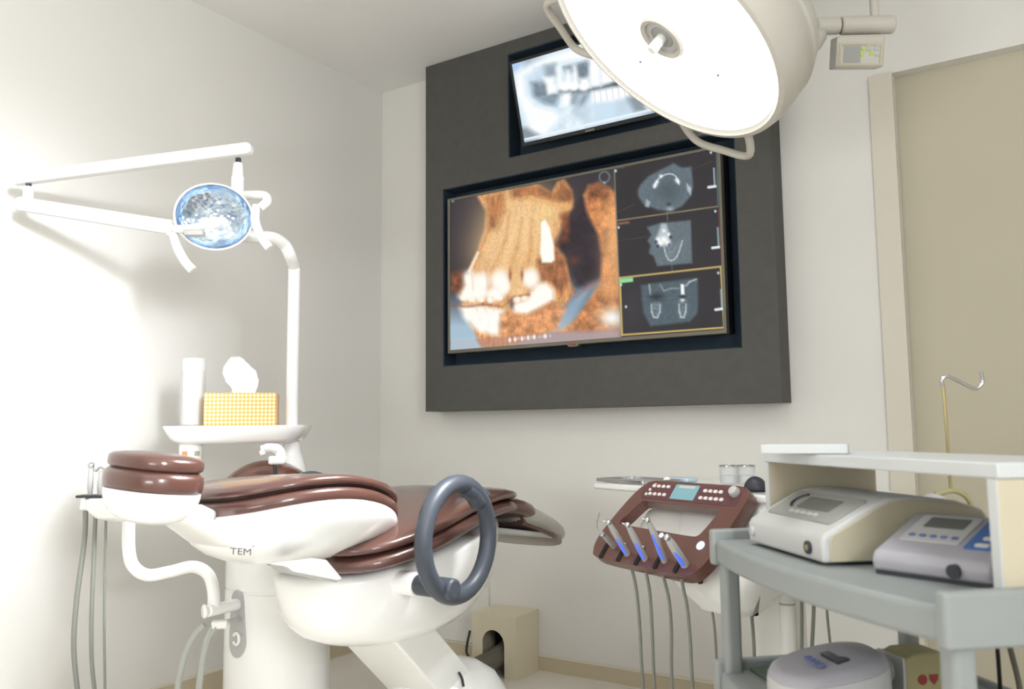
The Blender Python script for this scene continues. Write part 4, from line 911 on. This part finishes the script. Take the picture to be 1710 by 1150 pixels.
for h in HP:
    i = HP.index(h); S = ML @ Vector((HW[i]+0.012, 0.006, 0.026)); B_ = at(*h['base'], (S-CAM).dot(CF)-0.01); D_ = (B_-CAM).dot(CF)
    T_ = at(*h['tip'], D_-0.055)
    t = thing('handpiece', h['label'], 'dental handpiece', B_, 'handpieces in the console')
    L_ = (T_-B_); side = L_.cross(CF).normalized()
    k = h['kind']; r0 = {'syringe': 0.0068, 'motor': 0.0088, 'bent': 0.0088, 'thick': 0.0108}[k]
    P_ = [B_, B_+L_*0.3, B_+L_*0.6, B_+L_*0.85, T_]
    if k == 'bent': P_ = [B_, B_+L_*0.35, B_+L_*0.6-side*0.002, B_+L_*0.8+Vector((0, 0, 0.004)), T_+Vector((0, 0, 0.004))]
    q = spline(P_, 4); n_ = len(q)
    G().tube(q, [r0*(1.0 if j < n_*0.55 else 1.0-0.45*(j-n_*0.55)/(n_*0.45)) for j in range(n_)], 14).build('body', M_greymet if k != 'thick' else M_devw, t, ang=60)
    if k != 'syringe':
        o1 = CAM-B_; o1.normalize(); off = (o1 - L_.normalized()*o1.dot(L_.normalized())).normalized()*r0*0.55 - side*r0*0.35*(-1)
        G().tube([B_+L_*0.14+off, B_+L_*0.36+off, B_+L_*0.72+off*0.8], [r0*0.5, r0*0.6, r0*0.36], 12).build('light_strip', M_blueled, t)
        G().sphere((0, 0, 0), r0*0.85, Matrix.Translation(T_)).build('head', M_chrome, t)
        if k != 'thick': G().cyl(T_, T_+Vector((-0.012, -0.006, 0.004)), 0.0022, n=8).build('bur', M_chrome, t)
    else:
        G().tube(spline([T_, T_+Vector((-0.008, -0.004, 0.012)), at(997, 872, D_-0.06), at(1001, 856, D_-0.06)]), 0.0013, 8).build('wire_tip', M_chrome, t)
        G().sphere((0, 0, 0), 0.008, Matrix.Translation(T_+L_*-0.12)).build('button', M_chrome, t)
    G().cyl(B_-L_*0.12, B_+L_*0.06, r0*1.05).build('collar', M_chrome, t)
    if h['hose']:
        hs = [B_-L_*0.10]+[at(x, y, D_+0.005) for x, y in h['hose']]
        G().tube(spline(hs, 7), 0.0043, 10).build('hose', M_hosed, t, ang=60)

# things on the bracket table
def jar(px, py, label):
    b = onZ(px, py, ZB+0.001); d = (b-CAM).dot(CF)
    return b, d
for px_, lab in ((1217, 'clear glass jar on the bracket table, left one of two'), (1247, 'clear glass jar on the bracket table, beside the riser shelf')):
    b = onZ(px_, 807.5, ZB+0.0008)
    t = thing('glass_jar', lab, 'jar', b, 'glass jars on the bracket table')
    Mj = Matrix.Translation(b); rj = 15*(b-CAM).dot(CF)/FPX
    G(Mj).lathe([(rj, 0), (rj, 0.050), (rj-0.002, 0.052), (rj-0.002, 0.003)], n=30).build('glass', M_glass, t)
    G(Mj).lathe([(rj+0.001, 0.0505), (rj+0.001, 0.0545), (rj-0.003, 0.0545), (rj-0.003, 0.0505)], n=30, close=False).build('metal_rim', M_chrome, t)
    G(Mj).lathe([(rj-0.004, 0.004), (rj-0.004, 0.024), (0.002, 0.026)], n=24).build('filling', M_devw, t)
b = onZ(1262, 820, ZB+0.0008)
t = thing('dappen_dome', 'small dark blue dome on the bracket table beside the riser shelf', 'lid', b)
G(Matrix.Translation(b)).sphere((0, 0, 0.004), (0.030, 0.030, 0.034), lo=0, hi=90).build('dome', M_dark, t, ang=60)
G(Matrix.Translation(b)).lathe([(0.032, 0), (0.032, 0.005), (0.02, 0.006)], n=28).build('dome_base', M_black, t)
bb = onZ(1065, 804, ZB+0.0008)
t = thing('instrument_tray', 'flat metal instrument tray at the left of the bracket table', 'tray', bb)
Mi = placed(bb, UA)
G(Mi).ring_prism(rrect(0.24, 0.16, 0.02), rrect(0.225, 0.145, 0.015), 0.001, 0.010).build('tray_rim', M_chrome, t)
G(Mi).prism(rrect(0.235, 0.155, 0.02), 0.0, 0.003).build('tray_bottom', M_greymet, t)
b = onZ(1138, 803.5, ZB+0.0008)
o = G(placed(b, UA+12)).prism(rrect(0.085, 0.06, 0.008), 0, 0.012).build('sterile_pack', M_tealpack, None, bevel=0.003)
tag(o, 'pale blue sterile pack on the bracket table right of the tray', 'pack')
b = onZ(1114, 806, ZB+0.0008)
o = G(Matrix.Translation(b)).lathe([(0.010, 0), (0.012, 0.008), (0.009, 0.016), (0.002, 0.018)], n=18).build('cotton_roll', M_paper, None)
tag(o, 'small white cotton ball on the table between tray and blue pack', 'cotton')

# ---------------------------------------------------------------- trolley in front with devices
KO = Vector((2.061, -1.272, 0)); KA = -46.4; MK = placed(KO, KA); KI = MK.inverted()
LC, DCt = 0.706, 0.44
tr = thing('equipment_trolley', 'grey plastic equipment trolley with two shelves in the right foreground', 'trolley', MK @ Vector((LC/2, DCt/2, 0)))
def shelf_outline(bulge, ins=0.0):
    pts = []
    for i in range(17):
        t = i/16; x = ins+(LC-2*ins)*t; pts.append((x, ins-bulge*sin(pi*t)**0.8))
    pts += [(LC-ins, DCt-ins), (ins, DCt-ins)]
    return pts
ZS = 0.727
for z_, nm in ((ZS, 'top_shelf'), (0.47, 'lower_shelf')):
    g = G(MK).prism(shelf_outline(0.045), z_-0.046, z_)
    sh = g.build(nm, M_cart, tr, bevel=0.008, seg=3)
    for x0, x1 in ((-0.004, 0.02), (LC-0.02, LC+0.004)):
        G(MK).prism(rrect(x1-x0, DCt+0.02, 0.008, (x0+x1)/2, DCt/2-0.004), z_-0.05, z_+0.020).build('end_rim', M_cart, sh, bevel=0.005)
    G(MK).span((0.0, DCt-0.015, z_-0.03), (LC, DCt, z_+0.012)).build('back_rim', M_cart, sh, bevel=0.004)
for x_, y_ in ((0.022, 0.018), (LC-0.022, 0.018), (0.022, DCt-0.03), (LC-0.022, DCt-0.03)):
    G(MK).prism(rrect(0.034, 0.034, 0.010, x_, y_), 0.06, ZS-0.045).build('post', M_cart, tr, bevel=0.002)
    cw = G(MK).cyl((x_-0.01, y_, 0.028), (x_+0.01, y_, 0.028), 0.028).build('caster', M_black, tr, bevel=0.004)
    G(MK).cyl((x_, y_, 0.03), (x_, y_, 0.065), 0.009).build('caster_stem', M_chrome, tr)
G(MK).prism(shelf_outline(0.03, 0.03), 0.19, 0.22).build('bottom_shelf', M_cart, tr, bevel=0.006)
ms = G(MK).span((0.03, 0.05, 0.4705), (0.22, 0.36, 0.478)).build('green_tray_mat', M_green, None, bevel=0.002)
tag(ms, 'dark green mat on the lower trolley shelf by the left post', 'mat')

# riser shelf on top of the trolley: open box without back
BX0, BX1, BY0, BY1, BZ0, BZ1 = 0.060, 0.690, 0.085, 0.32, ZS+0.001, 0.903
rs = thing('riser_shelf', 'open white riser shelf standing on the trolley over two devices', 'shelf', MK @ Vector(((BX0+BX1)/2, (BY0+BY1)/2, BZ0)))
th = 0.016
G(MK).span((BX0-0.003, BY0, BZ1-0.020), (BX1+0.003, BY1, BZ1)).build('top_board', M_riser, rs, bevel=0.002)
G(MK).span((BX0, BY0+0.001, BZ0), (BX0+th, BY1, BZ1-0.0205)).build('side_board', M_riserin, rs, bevel=0.002)
G(MK).span((BX1-th, BY0+0.001, BZ0), (BX1, BY1, BZ1-0.0205)).build('side_board', M_riserin, rs, bevel=0.002)
for x_ in (BX0, BX1-th): G(MK).span((x_, BY0-0.001, BZ0), (x_+th, BY0+0.001, BZ1-0.0205)).build('edge_band', M_riser, rs, smooth=False)
# white slab on the riser
sb = at(1342, 757, 1.66); sb = onZ(1342, 757.5, BZ1+0.001)
sbm = Matrix.Translation(Vector((sb.x, sb.y, BZ1+0.0008))) @ Matrix.Rotation(radians(10), 4, 'Z')
o = G(sbm).span((-0.074, 0, 0), (0.074, 0.10, 0.017)).build('white_case', M_riser, None, bevel=0.002)
tag(o, 'thin white case lying on top of the riser shelf', 'case')

# implant motor with display (left device)
D1 = thing('implant_motor', 'ivory dental motor unit with large grey display, left in the riser shelf', 'dental device', MK @ Vector((0.24, 0.14, ZS)))
MD1 = MK @ Matrix.Translation(Vector((0.0905, 0.030, ZS+0.001))) @ Matrix.Rotation(radians(-2), 4, 'Z')
prof1 = [(0.0, 0.004), (0.0, 0.040), (0.006, 0.050), (0.030, 0.062), (0.090, 0.094), (0.115, 0.104), (0.16, 0.108), (0.24, 0.100), (0.29, 0.085), (0.30, 0.07), (0.30, 0.004)]
Myz = Matrix(((0, 0, 1, 0), (1, 0, 0, 0), (0, 1, 0, 0), (0, 0, 0, 1)))
WD1 = 0.285
G(MD1).prism(prof1, 0.0, WD1, Myz).build('housing', M_devw, D1, bevel=0.006, seg=3)
G(MD1).prism([(a*0.94+0.012, b*0.94+0.002) for a, b in prof1], WD1-0.001, WD1+0.003, Myz).build('side_cover', M_devside, D1, bevel=0.002)
sl = math.atan2(0.094-0.062, 0.06)
MS1 = MD1 @ Matrix.Translation(Vector((WD1/2, 0.060, 0.0795))) @ Matrix.Rotation(sl, 4, 'X')
fr = G(MS1).prism(rrect(0.235, 0.080, 0.008, 0, 0.004), -0.003, 0.002).build('display_frame', M_devgrey, D1, bevel=0.001)
G(MS1).prism(rrect(0.115, 0.036, 0.004, 0.012, 0.010), 0.002, 0.0032).build('display', M_lcdoff, fr)
for t0, t1 in ((100, 260),):
    G(MS1).tube([(-0.058+0.020*cos(radians(t)), 0.012+0.020*sin(radians(t)), 0.003) for t in range(t0, t1+1, 10)], 0.003, 8).build('dial_mark', M_dark, fr)
for k in range(5): G(MS1).prism(rrect(0.014, 0.008, 0.003, -0.040+k*0.022, -0.021), 0.002, 0.004).build('key', M_devw, fr)
G(MD1).cyl((WD1-0.045, -0.004, 0.024), (WD1-0.045, 0.01, 0.024), 0.011, n=20).build('socket', M_dark, D1)
G(MD1).cyl((WD1-0.045, -0.005, 0.024), (WD1-0.045, -0.003, 0.024), 0.005, n=14).build('socket_pin', M_yellowmet, D1)
G(MD1).cyl((0.022, -0.006, 0.026), (0.022, 0.005, 0.026), 0.009, n=16).build('knob', M_devw, D1, bevel=0.002)
# rear pump with the bag hanger rod
rp = MD1.inverted() @ at(1586, 830, 1.66); 
hk0 = at(1590, 835, 1.70); dep = 1.70
G().sphere((0, 0, 0), (0.036, 0.036, 0.04), Matrix.Translation(at(1560, 858, 1.66)), lo=-40, hi=90).build('pump_head', M_devw, D1, ang=60)
G().tube(spline([at(1563, 826, dep), at(1590, 819, dep), at(1610, 826, dep), at(1621, 840, dep), at(1622, 858, dep)]), 0.0055, 10).build('pump_clip', M_olive, D1)
G().tube([at(1588, 822, dep), at(1585, 780, dep), at(1581, 720, dep), at(1575, 642, dep)], 0.0032, 10).build('hanger_rod', M_yellowmet, D1)
G().tube(spline([at(1574.5, 645, dep), at(1573, 634, dep), at(1580, 628, dep), at(1594, 633, dep), at(1625, 648, dep), at(1636, 645, dep), at(1641, 636, dep), at(1638, 620, dep)], 6), 0.0036, 10).build('hanger_hook', M_chrome, D1, ang=60)

# right device, lavender grey with blue band
dL, dR = KI @ onZ(1455, 957, ZS), KI @ onZ(1655, 985, ZS)
a2_ = math.degrees(math.atan2(dR.y-dL.y, dR.x-dL.x))
MD2 = MK @ Matrix.Translation(Vector((dL.x, dL.y, ZS+0.001))) @ Matrix.Rotation(radians(a2_), 4, 'Z')
D2 = thing('apex_device', 'lavender grey device with keypad and blue band, right in the riser shelf', 'dental device', MD2 @ Vector((0.09, 0.08, 0)))
WD2 = 0.178
prof2 = [(0.004, 0.004), (0.0, 0.022), (0.008, 0.034), (0.03, 0.042), (0.135, 0.082), (0.15, 0.082), (0.16, 0.074), (0.16, 0.004)]
G(MD2).prism(prof2, 0.0, WD2, Myz).build('housing', M_devlav, D2, bevel=0.007, seg=3)
G(MD2).span((0.004, 0.006, -0.0005), (WD2-0.004, 0.155, 0.006)).build('foot_plate', M_dark, D2)
sl2 = math.atan2(0.04, 0.105)
MS2 = MD2 @ Matrix.Translation(Vector((0.0, 0.085, 0.0629))) @ Matrix.Rotation(sl2, 4, 'X')
kp2 = G(MS2).prism(rrect(0.092, 0.088, 0.004, 0.066, 0.004), -0.003, 0.0015).build('keypad_plate', M_devw, D2, bevel=0.0005)
G(MS2).prism(rrect(0.062, 0.034, 0.002, 0.068, 0.022), 0.0015, 0.0025).build('display', M_lcdoff, kp2)
for k in range(5): G(MS2).prism(rrect(0.0105, 0.009, 0.004, 0.034+k*0.0165, -0.024), 0.0015, 0.0028).build('key', M_keyblue, kp2)
bl2 = G(MS2).prism(rrect(0.046, 0.100, 0.004, 0.145, 0.0), -0.003, 0.0018).build('blue_band', M_devblue, D2, bevel=0.0005)
for k, (v_, w_) in enumerate(((-0.038, 0.020), (-0.016, 0.014), (0.008, 0.014), (0.032, 0.014))):
    G(MS2).prism(rrect(w_, 0.010, 0.004, 0.145, v_), 0.0018, 0.0028).build('key', M_keyw, bl2)
G(MD2).cyl((WD2-0.05, -0.005, 0.018), (WD2-0.05, 0.012, 0.018), 0.010, n=18).build('socket', M_dark, D2)

# lower shelf devices
l3 = onZ(1292, 1165, 0.471); l3 = KI @ l3
MD3 = MK @ Matrix.Translation(Vector((0.252, 0.090, 0.4715))) @ Matrix.Rotation(radians(-4), 4, 'Z')
D3 = thing('scaler_unit', 'white rounded device with small dark screen on the lower trolley shelf', 'dental device', MD3 @ Vector((0, 0, 0)))
o3 = sellipse(0.088, 0.100, 2.5, 48)
g = G(MD3); g.rings([[(x*s_, y*s_, z_+y*0.16*q_) for x, y in o3] for s_, z_, q_ in ((0.94, 0.0, 0), (1.0, 0.012, 0), (1.0, 0.050, 1), (0.985, 0.060, 1))]); g.build('base_shell', M_devw, D3, ang=50)
g = G(MD3); g.rings([[(x*s_, y*s_, z_+y*0.16) for x, y in o3] for s_, z_ in ((0.985, 0.0605), (0.93, 0.072), (0.80, 0.079), (0.3, 0.082))]); g.build('top_cover', M_devlav, D3, ang=50)
MS3 = MD3 @ Matrix.Translation(Vector((0, 0, 0.0822))) @ Matrix.Rotation(math.atan(0.16), 4, 'X')
G(MS3).prism(rrect(0.062, 0.024, 0.002, 0.018, 0.006), -0.002, 0.0034).build('display', M_lcddark, D3)
for k in range(4): G(MS3).prism(rrect(0.011, 0.013, 0.003, -0.010+k*0.016, -0.030), -0.003, 0.0016).build('key', M_keyblue, D3)
c4 = KI @ onZ(1515, 1172, 0.4715)
MD4 = MK @ Matrix.Translation(Vector((c4.x, c4.y, 0.4715)))
D4 = thing('curing_box', 'small ivory box device with two red marks on the lower trolley shelf', 'dental device', MD4 @ Vector((-0.04, 0.05, 0)))
G(MD4).prism([(0.0, 0.0), (0.0, 0.070), (0.02, 0.079), (0.07, 0.081), (0.10, 0.070), (0.105, 0.055), (0.105, 0.0)], -0.075, 0.0, Myz).build('housing', M_olive, D4, bevel=0.005)
G(MD4).span((-0.077, -0.004, 0.003), (0.0, 0.001, 0.074)).build('front_plate', M_devw, D4, bevel=0.002)
G(MD4).tube([(-0.044+0.016*cos(t), -0.006, 0.044+0.018*sin(t)) for t in [radians(140-20*i) for i in range(13)]], 0.003, 8).build('front_loop', M_greymet, D4)
G(MD4).cyl((-0.001, 0.032, 0.036), (0.0012, 0.032, 0.036), 0.009, n=18).build('red_mark', M_red, D4)
G(MD4).prism([(0.045, 0.044), (0.063, 0.044), (0.062, 0.035), (0.054, 0.026), (0.046, 0.035)], -0.001, 0.0012, Myz).build('red_mark', M_red, D4)
# two cables at the right end of the trolley
for nm, pts, r_, lab in (('black_cable', [(1663, 1060), (1667, 1100), (1671, 1165), (1674, 1260)], 0.0035, 'straight black cable hanging below the right end of the trolley'), ('grey_cable', [(1680, 1060), (1691, 1098), (1703, 1150), (1716, 1250)], 0.0045, 'thicker grey cable slanting beside the black one under the trolley')):
    o = G().tube(spline([at(x, y, 1.42) for x, y in pts], 5), r_, 10).build(nm, M_black if nm[0] == 'b' else M_flex, None, ang=60)
    tag(o, lab, 'cable')

# ---------------------------------------------------------------- floor box with arched opening on the back wall
fb_ = thing('floor_box', 'ivory utility box with arched opening on the floor by the back wall', 'utility box', (0.745, -0.085, 0))
bx0, bx1, by0, bh = 0.645, 0.852, -0.172, 0.238
arch = [(0.694, 0.0), (0.694, 0.125)]+[(0.746-0.052*cos(radians(a)), 0.125+0.052*sin(radians(a))) for a in range(15, 180, 15)]+[(0.798, 0.125), (0.798, 0.0)]
g = G(); front = [(bx0, 0.0), (bx0, bh), (bx1, bh), (bx1, 0.0)]+arch[::-1]
g.prism(front, by0, by0+0.006, MXZ)
g.span((bx0, by0+0.006, bh-0.006), (bx1, -0.0005, bh)).span((bx0, by0+0.006, 0), (bx0+0.005, -0.0005, bh-0.006)).span((bx1-0.005, by0+0.006, 0), (bx1, -0.0005, bh-0.006))
g.build('box_shell', M_cond, fb_, smooth=False)
G().span((bx0+0.006, -0.02, 0.001), (bx1-0.006, -0.002, bh-0.008)).build('box_inside', M_condark, fb_, smooth=False)
o = G().tube(spline([(0.765, -0.06, 0.10), (0.755, -0.13, 0.075), (0.735, -0.22, 0.055), (0.72, -0.34, 0.045), (0.74, -0.50, 0.045), (0.85, -0.60, 0.05)], 8), 0.040, 18).build('flexible_conduit', M_flex, None, ang=60)
tag(o, 'thick grey brown flexible conduit running out of the floor box arch', 'conduit')
o = G().tube(spline([(0.63, -0.165, 0.16), (0.632, -0.185, 0.12), (0.645, -0.21, 0.09), (0.675, -0.235, 0.075), (0.69, -0.27, 0.05)], 8), 0.005, 10).build('black_wire', M_black, None, ang=60)
tag(o, 'thin black cable curving around the left side of the floor box', 'cable')

# ---------------------------------------------------------------- lights
def area(name, loc, target, sx, sy, power, color=(1, 1, 1), spread=180):
    l = bpy.data.lights.new(name, 'AREA'); l.shape = 'RECTANGLE'; l.size = sx; l.size_y = sy; l.energy = power; l.color = color; l.spread = radians(spread)
    o = bpy.data.objects.new(name, l); COL.objects.link(o); o.location = loc
    o.rotation_euler = (Vector(target)-Vector(loc)).to_track_quat('-Z', 'Y').to_euler(); return o
area('ceiling_fill', (1.8, -4.1, HC-0.02), (1.8, -4.1, 0), 1.2, 0.6, 6, (0.97, 0.985, 1.0))  # added fill behind the camera, no ceiling fixture is known there
area('upward_fill', (1.9, -3.7, 1.0), (1.7, -3.2, HC), 0.7, 0.7, 37, (0.97, 0.985, 1.0))  # added unseen light, aimed up so the ceiling brightens and bounces soft fill
area('right_side_fill', (XR+0.06, (WY0+WY1)/2, (WZ0+WZ1)/2), (0, -2.2, 1.3), 0.95, 0.95, 60, (0.95, 0.98, 1.0))  # added broad fill from the right, set in the made-up opening
area('left_wall_patch_fill', (XR+0.05, (WY0+WY1)/2, (WZ0+WZ1)/2), (0, -1.86, 1.17), 0.6, 0.6, 6.5, (0.93, 0.97, 1.0), 18)  # added narrow beam that makes the bright patch on the left wall
# the bulbs of the operating light, focused towards the head end of the chair
for k in range(4):
    a_ = radians(45+90*k); p_ = MO @ Vector((0.17*cos(a_), 0.17*sin(a_), 0.03))
    l = bpy.data.lights.new('operating_bulb', 'SPOT'); l.energy = 62; l.spot_size = radians(52); l.spot_blend = 0.7; l.shadow_soft_size = 0.06; l.color = (0.96, 0.985, 1.0)
    o = bpy.data.objects.new('operating_bulb', l); COL.objects.link(o); o.location = p_; o.rotation_euler = ON.to_track_quat('-Z', 'Y').to_euler()
w = bpy.data.worlds.new('world'); SC.world = w; w.use_nodes = True
bg = w.node_tree.nodes['Background']; bg.inputs['Color'].default_value = (0.75, 0.85, 1, 1); bg.inputs['Strength'].default_value = 0.6

# ---------------------------------------------------------------- colour management
vs_ = SC.view_settings
vs_.view_transform = 'Standard'; vs_.look = 'None'; vs_.exposure = 0.0; vs_.gamma = 1.0; vs_.use_curve_mapping = False
SC.cycles.max_bounces = 8; SC.cycles.diffuse_bounces = 5; SC.cycles.transparent_max_bounces = 12
SC.cycles.sample_clamp_indirect = 6.0
SC.cycles.caustics_reflective = False; SC.cycles.caustics_refractive = False
